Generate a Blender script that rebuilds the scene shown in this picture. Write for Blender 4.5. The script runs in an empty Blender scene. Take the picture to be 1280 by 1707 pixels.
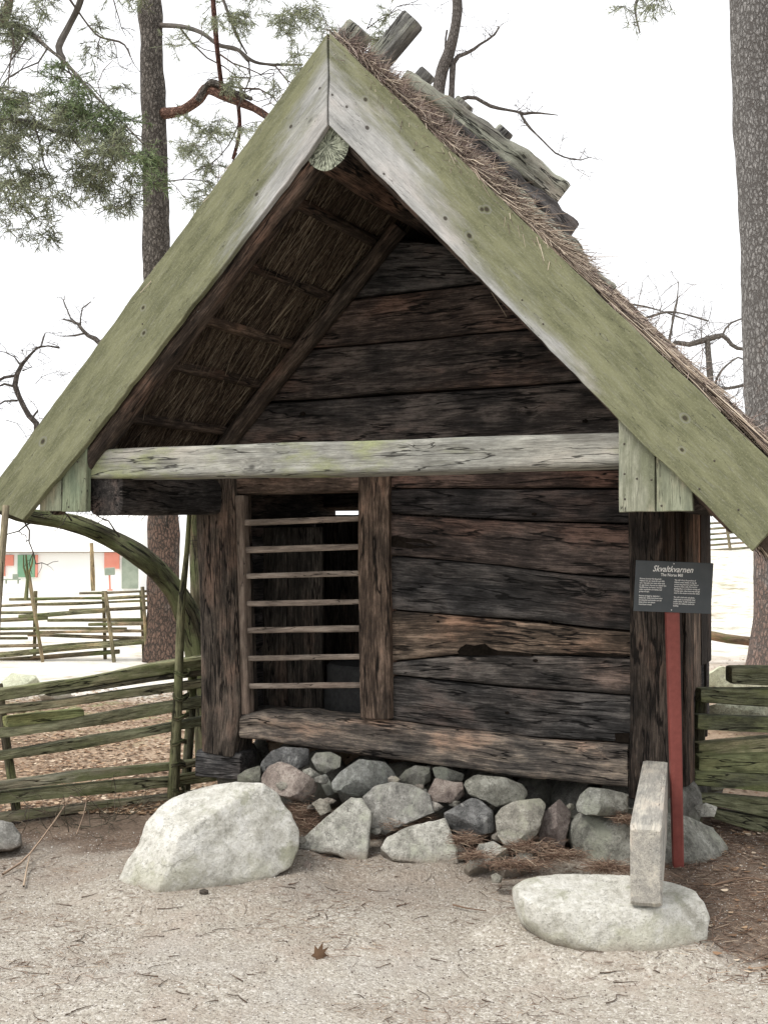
import bpy, bmesh, math, random
import numpy as np
from mathutils import Vector, Matrix, noise

random.seed(7)
rng = np.random.default_rng(7)
sc = bpy.context.scene
COL = sc.collection

# ------------------------------------------------------------------ camera
F, CX, CY, EYE = 2000.0, 640.0, 853.5, 1.5
PITCH = math.atan(53.5 / F)
cam_d = bpy.data.cameras.new('camera')
cam_d.sensor_fit = 'VERTICAL'
cam_d.sensor_height = 36.0
cam_d.sensor_width = 36.0
cam_d.lens = 36.0 * F / 1707.0
cam_d.clip_start = 0.05
cam_d.clip_end = 2000
cam = bpy.data.objects.new('camera', cam_d)
COL.objects.link(cam)
cam.location = (0, 0, EYE)
cam.rotation_euler = (math.pi / 2 + PITCH, 0, 0)
sc.camera = cam
sc.render.resolution_x, sc.render.resolution_y = 767, 1024

# ------------------------------------------------------------------ light
SUN_EL, SUN_AZ = math.radians(54), math.radians(-118)      # azimuth from +Y towards +X
world = bpy.data.worlds.new('World')
sc.world = world
world.use_nodes = True
wn = world.node_tree
wn.nodes.clear()
w_out = wn.nodes.new('ShaderNodeOutputWorld')
w_bg = wn.nodes.new('ShaderNodeBackground')
w_bg.inputs['Strength'].default_value = 0.1
w_sky = wn.nodes.new('ShaderNodeTexSky')
w_sky.sky_type = 'NISHITA'
w_sky.sun_disc = False
w_sky.sun_elevation = SUN_EL
w_sky.sun_rotation = SUN_AZ
w_sky.dust_density = 6
w_mix = wn.nodes.new('ShaderNodeMixRGB')                    # a closed white cloud deck over the sky
w_mix.inputs[0].default_value = 0.93
w_mix.inputs[2].default_value = (12.4, 12.5, 12.7, 1)
wn.links.new(w_sky.outputs[0], w_mix.inputs[1])
wn.links.new(w_mix.outputs[0], w_bg.inputs['Color'])
wn.links.new(w_bg.outputs[0], w_out.inputs['Surface'])
sun_d = bpy.data.lights.new('sun', 'SUN')
sun_d.energy = 2.5
sun_d.angle = math.radians(24)
sun_d.color = (1.0, 0.96, 0.9)
sun = bpy.data.objects.new('sun', sun_d)
COL.objects.link(sun)
sdir = Vector((math.sin(SUN_AZ) * math.cos(SUN_EL), math.cos(SUN_AZ) * math.cos(SUN_EL), math.sin(SUN_EL)))
sun.rotation_euler = sdir.to_track_quat('Z', 'Y').to_euler()
sun.location = sdir * 50
sc.view_settings.view_transform = 'Standard'
sc.view_settings.look = 'None'
sc.view_settings.exposure = 0.28
sc.view_settings.gamma = 1.0
sc.view_settings.use_curve_mapping = False
sc.cycles.max_bounces = 6

# ------------------------------------------------------------------ geometry helpers
def ray(px, py):
    x, z = (px - CX) / F, -(py - CY) / F
    return Vector((x, math.cos(PITCH) - z * math.sin(PITCH), math.sin(PITCH) + z * math.cos(PITCH)))

def at(px, py, Y):
    r = ray(px, py)
    k = Y / r.y
    return Vector((r.x * k, Y, EYE + r.z * k))

TH, DIST = math.radians(24.8), 4.7
AX, OA = Vector((math.cos(TH), -math.sin(TH), 0)), Vector((math.sin(TH), math.cos(TH), 0))

def hw_(px, py, o):
    r = ray(px, py)
    k = (DIST + o) / r.dot(OA)
    return Vector((r.x * k, r.y * k, EYE + r.z * k))

_a = hw_(547, 55, 0)
ORG, AZ = Vector((_a.x, _a.y, 0)), _a.z

def hp(px, py, o):
    """picture point -> (s, o, z) of the mill on the vertical plane at depth o behind the barge boards"""
    d = hw_(px, py, o) - ORG
    return Vector((d.dot(AX), o, d.z))

def sstep(a, b, x):
    t = min(1, max(0, (x - a) / (b - a)))
    return t * t * (3 - 2 * t)

def gz(x, y):
    side = sstep(-2, 8, x)
    z = side * 1.35 * sstep(15, 40, y) - (1 - side) * 0.95 * sstep(18, 60, y)
    z += 0.25 * sstep(40, 120, y) * noise.noise(Vector((x * .02, y * .02, 3)))
    if 3.5 < y < 9 and -3 < x < 4:
        dx, dy = x - ORG.x, y - ORG.y
        s_, o_ = dx * AX.x + dy * AX.y, dx * OA.x + dy * OA.y
        z += .34 * sstep(1.3, 1.5, o_) * sstep(2.5, 2.2, o_) * sstep(-1.35, -1.15, s_) * sstep(1.25, 1.05, s_)
    if 3.5 < y < 7 and -2 < x < 2.2:
        for bx, by, ra, rb, hh_ in ((-.81, 5.45, .44, .5, .045), (.87, 4.62, .38, .33, .04), (1.25, 5.75, .42, .35, .04), (-.2, 5.75, .6, .3, .03)):
            d_ = math.hypot((x - bx) / ra, (y - by) / rb) + .15 * noise.noise(Vector((x * 6, y * 6, 1)))
            z += hh_ * sstep(1.45, .95, d_)
    n = noise.noise(Vector((x * 1.6, y * 1.6, 0))) * .018 + noise.noise(Vector((x * 5, y * 5, 4))) * .007
    n += noise.noise(Vector((x * 17, y * 17, 9))) * .003
    return z + n

# ------------------------------------------------------------------ objects
def tag(o, label=None, cat=None, group=None, kind=None):
    if label: o['label'] = label
    if cat: o['category'] = cat
    if group: o['group'] = group
    if kind: o['kind'] = kind
    return o

def empty(name, loc=(0, 0, 0), rz=0.0):
    o = bpy.data.objects.new(name, None)
    o.empty_display_size = .2
    COL.objects.link(o)
    o.location = loc
    o.rotation_euler = (0, 0, rz)
    return o

def link_mesh(name, me, mat, parent=None, smooth=True, color=None, angle=38):
    if smooth:
        me.shade_smooth()
        if angle: me.set_sharp_from_angle(angle=math.radians(angle))
    if mat: me.materials.append(mat)
    o = bpy.data.objects.new(name, me)
    COL.objects.link(o)
    if parent: o.parent = parent
    if color: o.color = (*color, 1) if len(color) == 3 else color
    return o

def set_gc(me, gc):
    a = me.attributes.new('gc', 'FLOAT_VECTOR', 'POINT')
    a.data.foreach_set('vector', np.asarray(gc, dtype=np.float32).ravel())

def pymesh(name, V, Fc, gc=None):
    me = bpy.data.meshes.new(name)
    me.from_pydata([tuple(v) for v in V], [], Fc)
    me.update()
    if gc is not None: set_gc(me, gc)
    return me

def catmull(pts, vals, n=6):
    out, ov = [], []
    for i in range(len(pts) - 1):
        p0, p1, p2, p3 = pts[max(0, i - 1)], pts[i], pts[i + 1], pts[min(len(pts) - 1, i + 2)]
        for k in range(n):
            t = k / n
            out.append(.5 * (2 * p1 + (p2 - p0) * t + (2 * p0 - 5 * p1 + 4 * p2 - p3) * t * t + (3 * p1 - p0 - 3 * p2 + p3) * t ** 3))
            ov.append(tuple(a * (1 - t) + b * t for a, b in zip(vals[i], vals[i + 1])))
    return out + [pts[-1]], ov + [vals[-1]]

def profile(hw, hh, r, K):
    """K points evenly spaced on a rounded rectangle (r = corner radius) or an ellipse (r None)"""
    if r is None:
        return [(hw * math.cos(2 * math.pi * k / K), hh * math.sin(2 * math.pi * k / K)) for k in range(K)]
    r = min(r, hw * .98, hh * .98)
    w, h = hw - r, hh - r
    segs = [('l', (hw, -h), (hw, h)), ('a', (w, h), 0), ('l', (w, hh), (-w, hh)), ('a', (-w, h), 90),
            ('l', (-hw, h), (-hw, -h)), ('a', (-w, -h), 180), ('l', (-w, -hh), (w, -hh)), ('a', (w, -h), 270)]
    L = [2 * h if i % 4 == 0 else (2 * w if i % 2 == 0 else math.pi * r / 2) for i in range(8)]
    tot = sum(L)
    P = []
    for k in range(K):
        d = tot * k / K
        for s, l in zip(segs, L):
            if d <= l or s is segs[-1]:
                f = min(1, d / max(l, 1e-9))
                if s[0] == 'l':
                    P.append((s[1][0] * (1 - f) + s[2][0] * f, s[1][1] * (1 - f) + s[2][1] * f))
                else:
                    a = math.radians(s[2] + 90 * f)
                    P.append((s[1][0] + r * math.cos(a), s[1][1] + r * math.sin(a)))
                break
            d -= l
    return P

def sweep_data(pts, hw, hh, up=(0, 0, 1), r=.02, K=16, step=.05, amp=.004, freq=14, lf=1.4, seed=0, smooth=False, bev=.006):
    n = len(pts)
    hw = [hw] * n if not hasattr(hw, '__len__') else list(hw)
    hh = [hh] * n if not hasattr(hh, '__len__') else list(hh)
    pts, vals = [Vector(p) for p in pts], list(zip(hw, hh))
    if smooth and n > 2: pts, vals = catmull(pts, vals)
    cum = [0]
    for a, b in zip(pts, pts[1:]): cum.append(cum[-1] + (b - a).length)
    tot = cum[-1]
    m = max(2, int(tot / step) + 1)
    ds = [bev] + [bev + (tot - 2 * bev) * i / (m - 1) for i in range(m)] + [tot - bev]
    ds[0], ds[-1] = 0, tot
    C, Wd = [], []
    j = 0
    for d in ds:
        while j < len(cum) - 2 and d > cum[j + 1]: j += 1
        t = (d - cum[j]) / max(1e-9, cum[j + 1] - cum[j])
        C.append(pts[j].lerp(pts[j + 1], t))
        Wd.append([vals[j][q] * (1 - t) + vals[j + 1][q] * t for q in (0, 1)])
    mw, mh = sum(v[0] for v in Wd) / len(Wd), sum(v[1] for v in Wd) / len(Wd)
    pr = profile(mw, mh, r, K)
    up = Vector(up)
    V, G, Fc = [], [], []
    sv = Vector((seed * 7.31, seed * 3.17, seed * 1.93))
    prev = None
    for i, c in enumerate(C):
        a, b = C[max(0, i - 1)], C[min(len(C) - 1, i + 1)]
        t = (b - a).normalized()
        side = t.cross(up)
        if side.length < 1e-3: side = prev or Vector((1, 0, 0))
        side.normalize()
        prev = side
        u2 = side.cross(t).normalized()
        k = .9 if i in (0, len(C) - 1) else 1
        for (x, z) in pr:
            x2, z2 = x * Wd[i][0] / mw, z * Wd[i][1] / mh
            q = Vector((ds[i] * lf, x2 * freq, z2 * freq)) + sv
            nn = noise.noise(q) + .5 * noise.noise(q * 2.3) + .8 * noise.noise(Vector((ds[i] * 2.2, x2 * 3, z2 * 3)) - sv)
            rr = math.hypot(x2, z2) + 1e-6
            k2 = k * (1 + amp * nn / rr)
            V.append(c + side * x2 * k2 + u2 * z2 * k2)
            G.append((ds[i], x2, z2))
    for i in range(len(C) - 1):
        for k in range(K):
            Fc.append((i * K + k, i * K + (k + 1) % K, (i + 1) * K + (k + 1) % K, (i + 1) * K + k))
    Fc.append(tuple(range(K))[::-1])
    e = (len(C) - 1) * K
    Fc.append(tuple(range(e, e + K)))
    return V, Fc, G

def sweep(name, pts, hw, hh, mat, parent=None, color=None, angle=38, **kw):
    V, Fc, G = sweep_data(pts, hw, hh, **kw)
    Fc = [f[::-1] for f in Fc]
    me = pymesh(name, V, Fc, G)
    return link_mesh(name, me, mat, parent, True, color, angle)

def tubes(name, items, mat, parent=None, K=5, color=None):
    """many thin tubes in one mesh; items = (points, r0, r1)"""
    V, Fc, G = [], [], []
    for pts, r0, r1 in items:
        b = len(V)
        n = len(pts)
        for i, p in enumerate(pts):
            t = (Vector(pts[min(n - 1, i + 1)]) - Vector(pts[max(0, i - 1)])).normalized()
            s = t.cross(Vector((.1, .35, .93)))
            if s.length < .05: s = t.cross(Vector((1, 0, 0)))
            s.normalize()
            u = s.cross(t)
            r = r0 + (r1 - r0) * i / max(1, n - 1)
            for k in range(K):
                a = 2 * math.pi * k / K
                V.append(Vector(p) + s * r * math.cos(a) + u * r * math.sin(a))
                G.append((i * .1 + b * .013, .02 * math.cos(a), .02 * math.sin(a)))
        for i in range(n - 1):
            for k in range(K):
                Fc.append((b + i * K + k, b + (i + 1) * K + k, b + (i + 1) * K + (k + 1) % K, b + i * K + (k + 1) % K))
        Fc.append(tuple(range(b + (n - 1) * K, b + n * K)))
    return link_mesh(name, pymesh(name, V, Fc, G), mat, parent, True, color, None)

def strands(name, P, D, L, w, mat, parent=None, bend=None, sides=3):
    """numpy: straight or bent thin prisms; gc.x random per strand"""
    n = len(P)
    D = D / np.linalg.norm(D, axis=1, keepdims=True)
    ref = np.where(np.abs(D[:, 2:3]) < .9, np.array([[0, 0, 1.]]), np.array([[1., 0, 0]]))
    S = np.cross(D, ref); S /= np.linalg.norm(S, axis=1, keepdims=True)
    U = np.cross(S, D)
    L = np.broadcast_to(np.asarray(L, float), (n,))[:, None]
    w = np.broadcast_to(np.asarray(w, float), (n,))[:, None]
    B = np.zeros((n, 3)) if bend is None else bend
    rings = []
    for t, ws in ((0, .6), (.5, 1), (1, .45)):
        c = P + D * L * t + B * (t * t)
        for k in range(sides):
            a = 2 * math.pi * k / sides
            rings.append(c + (S * math.cos(a) + U * math.sin(a)) * w * ws)
    V = np.stack(rings, 1).reshape(-1, 3)
    q = []
    for r_ in range(2):
        for k in range(sides):
            q.append([r_ * sides + k, r_ * sides + (k + 1) % sides, (r_ + 1) * sides + (k + 1) % sides, (r_ + 1) * sides + k])
    q = np.array(q)
    Fq = (q[None] + (np.arange(n) * 3 * sides)[:, None, None]).reshape(-1, 4)
    me = bpy.data.meshes.new(name)
    me.vertices.add(len(V)); me.vertices.foreach_set('co', V.astype(np.float32).ravel())
    me.loops.add(Fq.size); me.loops.foreach_set('vertex_index', Fq.astype(np.int32).ravel())
    me.polygons.add(len(Fq)); me.polygons.foreach_set('loop_start', np.arange(0, Fq.size, 4, dtype=np.int32))
    me.update(calc_edges=True)
    g = np.repeat(np.random.default_rng(3).random((n, 3)), 3 * sides, axis=0)
    set_gc(me, g)
    return link_mesh(name, me, mat, parent, False)

def prism(name, poly, o0, o1, mat, parent, gdir=(1, 0), org=None, color=None, wav=.002, step=.05, bev=.003, seed=0, label=None):
    """board from a polygon in the mill's (s, z) plane, front at o0, back at o1, with wavering bevelled edges"""
    pts = []
    for i, a in enumerate(poly):
        b = poly[(i + 1) % len(poly)]
        a2, b2 = Vector((a[0], a[1])), Vector((b[0], b[1]))
        n = max(1, int((b2 - a2).length / step))
        for k in range(n):
            p = a2.lerp(b2, k / n)
            if k:
                nrm = Vector((-(b2 - a2).y, (b2 - a2).x)).normalized()
                p += nrm * wav * (noise.noise(Vector((p.x * 6 + seed, p.y * 6, 2))) * 1.5 + noise.noise(Vector((p.x * 25, p.y * 25, seed))))
            pts.append(p)
    area = sum(p.x * pts[(i + 1) % len(pts)].y - pts[(i + 1) % len(pts)].x * p.y for i, p in enumerate(pts))
    if area < 0: pts.reverse()
    n = len(pts)
    g = Vector(gdir).normalized()
    gp = Vector((-g.y, g.x))
    org = Vector(org) if org else pts[0]
    inset = []
    for i in range(n):
        t = (pts[(i + 1) % n] - pts[i - 1]).normalized()
        inset.append(pts[i] + Vector((-t.y, t.x)) * bev)
    V, G = [], []
    for ring, o in ((inset, o0), (pts, o0 + bev), (pts, o1 - bev), (inset, o1)):
        for p in ring:
            V.append((p.x, o, p.y))
            d = p - org
            G.append((d.dot(g), d.dot(gp), o))
    Fc = [tuple(range(n)), tuple(range(3 * n, 4 * n))[::-1]]
    for r_ in range(3):
        for i in range(n):
            j = (i + 1) % n
            Fc.append((r_ * n + j, r_ * n + i, (r_ + 1) * n + i, (r_ + 1) * n + j))
    o = link_mesh(name, pymesh(name, V, Fc, G), mat, parent, True, color, 30)
    if label: o['label'] = label
    return o

# ------------------------------------------------------------------ shader helpers
class S:
    def __init__(s, name, rough=.9):
        s.m = bpy.data.materials.new(name)
        s.m.use_nodes = True
        s.nt = s.m.node_tree
        s.b = s.nt.nodes['Principled BSDF']
        s.b.inputs['Roughness'].default_value = rough
        s.b.inputs['Specular IOR Level'].default_value = .2
        s._oi = None
    def nd(s, t): return s.nt.nodes.new(t)
    def put(s, sock, v):
        if v is None: return
        if isinstance(v, bpy.types.NodeSocket): s.nt.links.new(v, sock)
        elif hasattr(v, '__len__') and sock.type == 'RGBA' and len(v) == 3: sock.default_value = (*v, 1)
        else: sock.default_value = v
    def attr(s, name='gc'):
        n = s.nd('ShaderNodeAttribute'); n.attribute_name = name; return n.outputs['Vector']
    def obj(s): return s.nd('ShaderNodeTexCoord').outputs['Object']
    def pos(s): return s.nd('ShaderNodeNewGeometry').outputs['Position']
    def info(s, k):
        if s._oi is None: s._oi = s.nd('ShaderNodeObjectInfo')
        return s._oi.outputs[k]
    def vm(s, op, a, b=None):
        n = s.nd('ShaderNodeVectorMath'); n.operation = op
        s.put(n.inputs[0], a)
        if op == 'SCALE': s.put(n.inputs[3], b)
        elif b is not None: s.put(n.inputs[1], b)
        return n.outputs['Value'] if op in ('LENGTH', 'DISTANCE', 'DOT_PRODUCT') else n.outputs['Vector']
    def ma(s, op, a, b=0.0, c=None):
        n = s.nd('ShaderNodeMath'); n.operation = op
        s.put(n.inputs[0], a); s.put(n.inputs[1], b)
        if c is not None: s.put(n.inputs[2], c)
        return n.outputs[0]
    def sep(s, v):
        n = s.nd('ShaderNodeSeparateXYZ'); s.put(n.inputs[0], v); return n.outputs
    def comb(s, x, y, z):
        n = s.nd('ShaderNodeCombineXYZ')
        for i, v in enumerate((x, y, z)): s.put(n.inputs[i], v)
        return n.outputs[0]
    def noise(s, v, scale=1, det=5, rough=.6, dist=0, col=False):
        n = s.nd('ShaderNodeTexNoise')
        s.put(n.inputs['Vector'], v)
        n.inputs['Scale'].default_value = scale; n.inputs['Detail'].default_value = det
        n.inputs['Roughness'].default_value = rough; n.inputs['Distortion'].default_value = dist
        return n.outputs['Color' if col else 'Fac']
    def vor(s, v, scale=1, feat='F1', out='Distance', rnd=1):
        n = s.nd('ShaderNodeTexVoronoi'); n.feature = feat
        s.put(n.inputs['Vector'], v); n.inputs['Scale'].default_value = scale
        n.inputs['Randomness'].default_value = rnd
        return n.outputs[out]
    def sm(s, x, a, b, lo=0.0, hi=1.0):
        n = s.nd('ShaderNodeMapRange'); n.interpolation_type = 'SMOOTHSTEP'
        s.put(n.inputs[0], x)
        for i, v in enumerate((a, b, lo, hi)): s.put(n.inputs[i + 1], v)
        return n.outputs[0]
    def ramp(s, f, stops):
        n = s.nd('ShaderNodeValToRGB'); s.put(n.inputs[0], f)
        e = n.color_ramp.elements
        while len(e) < len(stops): e.new(.5)
        for x, (p, c) in zip(e, stops): x.position = p; x.color = (*c, 1)
        return n.outputs[0]
    def mix(s, f, a, b, mode='MIX'):
        n = s.nd('ShaderNodeMixRGB'); n.blend_type = mode
        s.put(n.inputs[0], f); s.put(n.inputs[1], a); s.put(n.inputs[2], b)
        return n.outputs[0]
    def bump(s, h, dist=.01, strength=1.0, nrm=None):
        n = s.nd('ShaderNodeBump'); s.put(n.inputs['Height'], h)
        n.inputs['Distance'].default_value = dist; n.inputs['Strength'].default_value = strength
        if nrm: s.put(n.inputs['Normal'], nrm)
        return n.outputs[0]
    def done(s, col, nrm=None):
        s.put(s.b.inputs['Base Color'], col)
        if nrm: s.put(s.b.inputs['Normal'], nrm)
        return s.m

def wood_mat(name, dark, mid, light, moss=None, moss_lo=.5, moss_hi=.62, gscale=1.0, crack=.014, knots=(), bumpd=.006, board=None,
             moss2=None, mscale=3.0, huev=.55):
    s = S(name)
    g = s.attr()
    rnd = s.ma('MULTIPLY', s.info('Random'), 37.0)
    off = s.comb(rnd, s.ma('MULTIPLY', rnd, 1.7), s.ma('MULTIPLY', rnd, .6))
    base = s.vm('ADD', g, off)
    kd = None
    for (kx, ky, kr) in knots:
        d = s.ma('DIVIDE', s.vm('LENGTH', s.vm('MULTIPLY', s.vm('SUBTRACT', g, (kx, ky, 0)), (.7, 1, 0))), kr)
        kd = d if kd is None else s.ma('MINIMUM', kd, d)
    # grain flows: low frequency warp across the grain
    wv = s.noise(s.vm('MULTIPLY', base, (1.9, 6, 6)), 1, 3, .55, 0, True)
    warp = s.vm('MULTIPLY', s.vm('SUBTRACT', wv, (.5, .5, .5)), (0, .03, .03))
    # scattered knots bend the grain
    kv = s.vm('MULTIPLY', base, (2.1, 5.2, 3))
    kdist = s.vor(kv, 1, 'F1')
    kn = s.sm(kdist, .05, .17, 1, 0)
    p = s.vm('ADD', s.vm('ADD', base, warp), s.comb(0, s.ma('MULTIPLY', kn, .012), s.ma('MULTIPLY', kn, .012)))
    fine = s.noise(s.vm('MULTIPLY', p, (11 * gscale, 170 * gscale, 170 * gscale)), 1, 6, .7)
    bands = s.noise(s.vm('MULTIPLY', p, (3.6, 48, 48)), 1, 7, .72)
    patch = s.noise(s.vm('MULTIPLY', base, (3.4, 8, 8)), 1, 7, .7)
    spots = s.noise(s.vm('MULTIPLY', base, (26, 60, 60)), 1, 5, .75)
    cr = s.noise(s.vm('MULTIPLY', p, (2.2, 26, 26)), 1, 3, .5)
    cr = s.sm(s.ma('ABSOLUTE', s.ma('SUBTRACT', cr, .5)), crack * .3, crack)
    crm = s.sm(s.noise(s.vm('MULTIPLY', base, (2, 9, 9)), 1, 2), .44, .54)
    crack_f = s.ma('SUBTRACT', 1.0, s.ma('MULTIPLY', s.ma('SUBTRACT', 1.0, cr), crm))
    f = s.ma('ADD', s.ma('MULTIPLY', bands, .3), s.ma('ADD', s.ma('MULTIPLY', fine, .3), s.ma('MULTIPLY', patch, .4)))
    col = s.ramp(s.sm(f, .37, .63), [(0, dark), (.5, mid), (1, light)])
    col = s.mix(s.sm(spots, .62, .74, 0, .4), col, dark)
    col = s.mix(s.sm(kdist, .015, .055, .8, 0), col, tuple(c * .4 for c in dark))
    hue = s.noise(s.vm('MULTIPLY', base, (1.7, 4, 4)), 1, 5, .6)
    col = s.mix(s.sm(hue, .5, .66, 0, huev), col, s.mix(1, col, (1.28, .93, .8), 'MULTIPLY'))
    col = s.mix(s.sm(hue, .48, .36, 0, huev), col, s.mix(1, col, (.86, .95, 1.02), 'MULTIPLY'))
    worm = s.vor(s.vm('MULTIPLY', base, (55, 120, 120)), 1, 'F1')
    col = s.mix(s.sm(worm, .10, .2, .5, 0), col, dark)
    col = s.mix(1, col, s.info('Color'), 'MULTIPLY')
    if moss:
        mn = s.noise(s.vm('MULTIPLY', base, (.32, 1.9, 1.9) if board else (.6, 1.6, 1.6)), mscale, 8, .68)
        mk = mn
        if board:
            mk = mn = s.ma('ADD', s.ma('MULTIPLY', mn, .6), .2)       # more growth away from the sheltered inner edge: gc.y across, gc.x down the slope
            xyz = s.sep(g)
            acr = s.ma('MULTIPLY', s.ma('ABSOLUTE', xyz[1]), board[0])
            dwn = s.ma('MULTIPLY', xyz[0], board[1])
            mk = s.ma('ADD', mn, s.ma('ADD', s.ma('ADD', acr, dwn), board[2]))
        mm = s.sm(mk, moss_lo, moss_hi)
        mc = s.mix(s.sm(s.noise(s.vm('MULTIPLY', base, (.4, 1.8, 1.8)), 8, 8, .78), .36, .66), moss, moss2 or tuple(c * .55 for c in moss))
        mc = s.mix(s.sm(s.noise(base, 110, 3, .8), .52, .66, 0, .35), mc, tuple(min(1, c * 1.5) for c in moss))
        col = s.mix(s.ma('MULTIPLY', mm, s.sm(fine, .28, .5, .72, 1)), col, mc)
    col = s.mix(s.ma('MULTIPLY', s.ma('SUBTRACT', 1.0, crack_f), .9), col, tuple(c * .25 for c in dark))
    if kd is not None:
        col = s.mix(s.sm(kd, .55, 1.15, .88, 0), col, (.035, .028, .022))
        col = s.mix(s.sm(s.ma('ABSOLUTE', s.ma('SUBTRACT', kd, 1.5)), .1, .5, .35, 0), col, dark)
    h = s.ma('ADD', s.ma('MULTIPLY', fine, .5), s.ma('ADD', s.ma('MULTIPLY', bands, .9), s.ma('MULTIPLY', crack_f, 1.3)))
    nrm = s.bump(h, bumpd, .9)
    nrm = s.bump(s.noise(s.vm('MULTIPLY', base, (30, 90, 90)), 1, 5, .7), .003, .8, nrm)
    return s.done(col, nrm)

M = {}
M['log'] = wood_mat('old_dark_log', (.011, .010, .0095), (.054, .049, .046), (.175, .16, .148), crack=.03, bumpd=.012)
M['brown'] = wood_mat('brown_weathered_timber', (.018, .014, .012), (.085, .07, .058), (.26, .215, .18), crack=.028, bumpd=.010)
M['sill'] = wood_mat('sill_timber', (.03, .026, .024), (.14, .118, .10), (.44, .36, .28), crack=.02, bumpd=.011)
M['grey'] = wood_mat('silver_grey_timber', (.13, .125, .11), (.25, .247, .22), (.4, .395, .35), huev=.15, moss=(.32, .34, .19), moss_lo=.5, moss_hi=.66,
                     crack=.016, bumpd=.007, mscale=2.5)
M['beam'] = wood_mat('pale_sawn_beam', (.2, .195, .185), (.33, .32, .3), (.52, .5, .45), huev=.25, crack=.003, bumpd=.004)
M['tbar'] = wood_mat('thin_grey_slat', huev=.15, dark=(.11, .09, .075), mid=(.24, .2, .17), light=(.4, .35, .3), crack=.01, bumpd=.003)
M['knee'] = wood_mat('mossy_board_grey', (.13, .133, .11), (.21, .215, .178), (.33, .332, .29), moss=(.18, .19, .128), moss_lo=.47, moss_hi=.6, crack=.006, bumpd=.002)
M['rail'] = wood_mat('mossy_split_rail', (.05, .045, .034), (.25, .235, .18), (.5, .48, .39), huev=.3, moss=(.235, .25, .125), moss_lo=.46, moss_hi=.64,
                     moss2=(.11, .125, .05), crack=.02, bumpd=.012, mscale=4)
M['farrail'] = wood_mat('weathered_far_rail', (.07, .06, .045), (.19, .165, .125), (.36, .32, .25), moss=(.15, .17, .07), moss_lo=.5, moss_hi=.65, crack=.015)
M['mossy'] = wood_mat('mossy_bark', (.04, .035, .022), (.1, .095, .062), (.22, .21, .14), moss=(.16, .175, .085), moss_lo=.42, moss_hi=.6,
                      moss2=(.07, .085, .035), crack=.03, bumpd=.02, mscale=5)
M['rider'] = wood_mat('lichened_roof_log', (.05, .047, .045), (.15, .147, .138), (.36, .36, .335), huev=.2, moss=(.36, .37, .3), moss_lo=.46, moss_hi=.6, crack=.02, bumpd=.012)
M['twig'] = wood_mat('bare_twig_bark', (.06, .052, .048), (.11, .1, .09), (.2, .185, .165), bumpd=.002)

def strand_mat(name, stops, rough=.85, trans=0):
    s = S(name, rough)
    col = s.ramp(s.sep(s.attr())[0], stops)
    if trans:
        s.b.inputs['Subsurface Weight'].default_value = 0
    return s.done(col)
M['reed'] = strand_mat('reed_straw', [(0, (.03, .02, .015)), (.45, (.085, .062, .045)), (.85, (.18, .14, .10)), (1, (.36, .3, .22))])
M['reedtop'] = strand_mat('weathered_straw', [(0, (.06, .045, .04)), (.3, (.18, .14, .11)), (.7, (.4, .32, .25)), (1, (.66, .57, .45))])
M['needle'] = strand_mat('fallen_pine_needles', [(0, (.09, .055, .04)), (.5, (.2, .13, .095)), (.85, (.36, .26, .19)), (1, (.55, .45, .34))])
M['caught'] = strand_mat('dry_needles_on_thatch', [(0, (.06, .045, .042)), (.35, (.19, .14, .125)), (.75, (.42, .33, .29)), (1, (.68, .6, .52))])
M['ndl'] = strand_mat('green_pine_needles', [(0, (.12, .135, .095)), (.5, (.21, .235, .155)), (1, (.34, .37, .22))])
M['ndlb'] = strand_mat('fresh_pine_needles', [(0, (.09, .13, .06)), (.6, (.17, .23, .11)), (1, (.3, .36, .19))])
M['leaf'] = strand_mat('dry_leaf', [(0, (.1, .06, .035)), (.45, (.23, .14, .085)), (.8, (.4, .28, .18)), (1, (.62, .52, .4))])

# thatch body
s = S('packed_thatch')
p = s.obj()
n1 = s.noise(s.vm('MULTIPLY', p, (8, 60, 8)), 1, 5, .7)
M['thatch'] = s.done(s.ramp(n1, [(.3, (.02, .015, .011)), (.7, (.10, .075, .055))]), s.bump(n1, .02, 1))

# end grain with drying cracks radiating from the pith (gc = polar position on the disc)
s = S('log_end_grain')
g = s.sep(s.attr())
an = s.ma('ARCTAN2', g[2], g[1])
rad = s.vm('LENGTH', s.vm('MULTIPLY', s.attr(), (0, 1, 1)))
cv = s.comb(s.ma('MULTIPLY', s.ma('COSINE', an), 2.3), s.ma('MULTIPLY', s.ma('SINE', an), 2.3), s.ma('MULTIPLY', rad, 5))
cn = s.noise(cv, 2.4, 4, .6, .4)
ck = s.sm(s.ma('ABSOLUTE', s.ma('SUBTRACT', cn, .5)), .004, .03)
sp = s.noise(s.attr(), 60, 5, .7)
cc = s.ramp(sp, [(.3, (.13, .14, .11)), (.5, (.27, .29, .22)), (.72, (.5, .52, .42))])
cc = s.mix(s.ma('MULTIPLY', s.ma('SUBTRACT', 1.0, ck), s.sm(rad, .0, .02, 0, .85)), cc, (.025, .025, .018))
M['end'] = s.done(cc, s.bump(ck, .01, 1))

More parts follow.
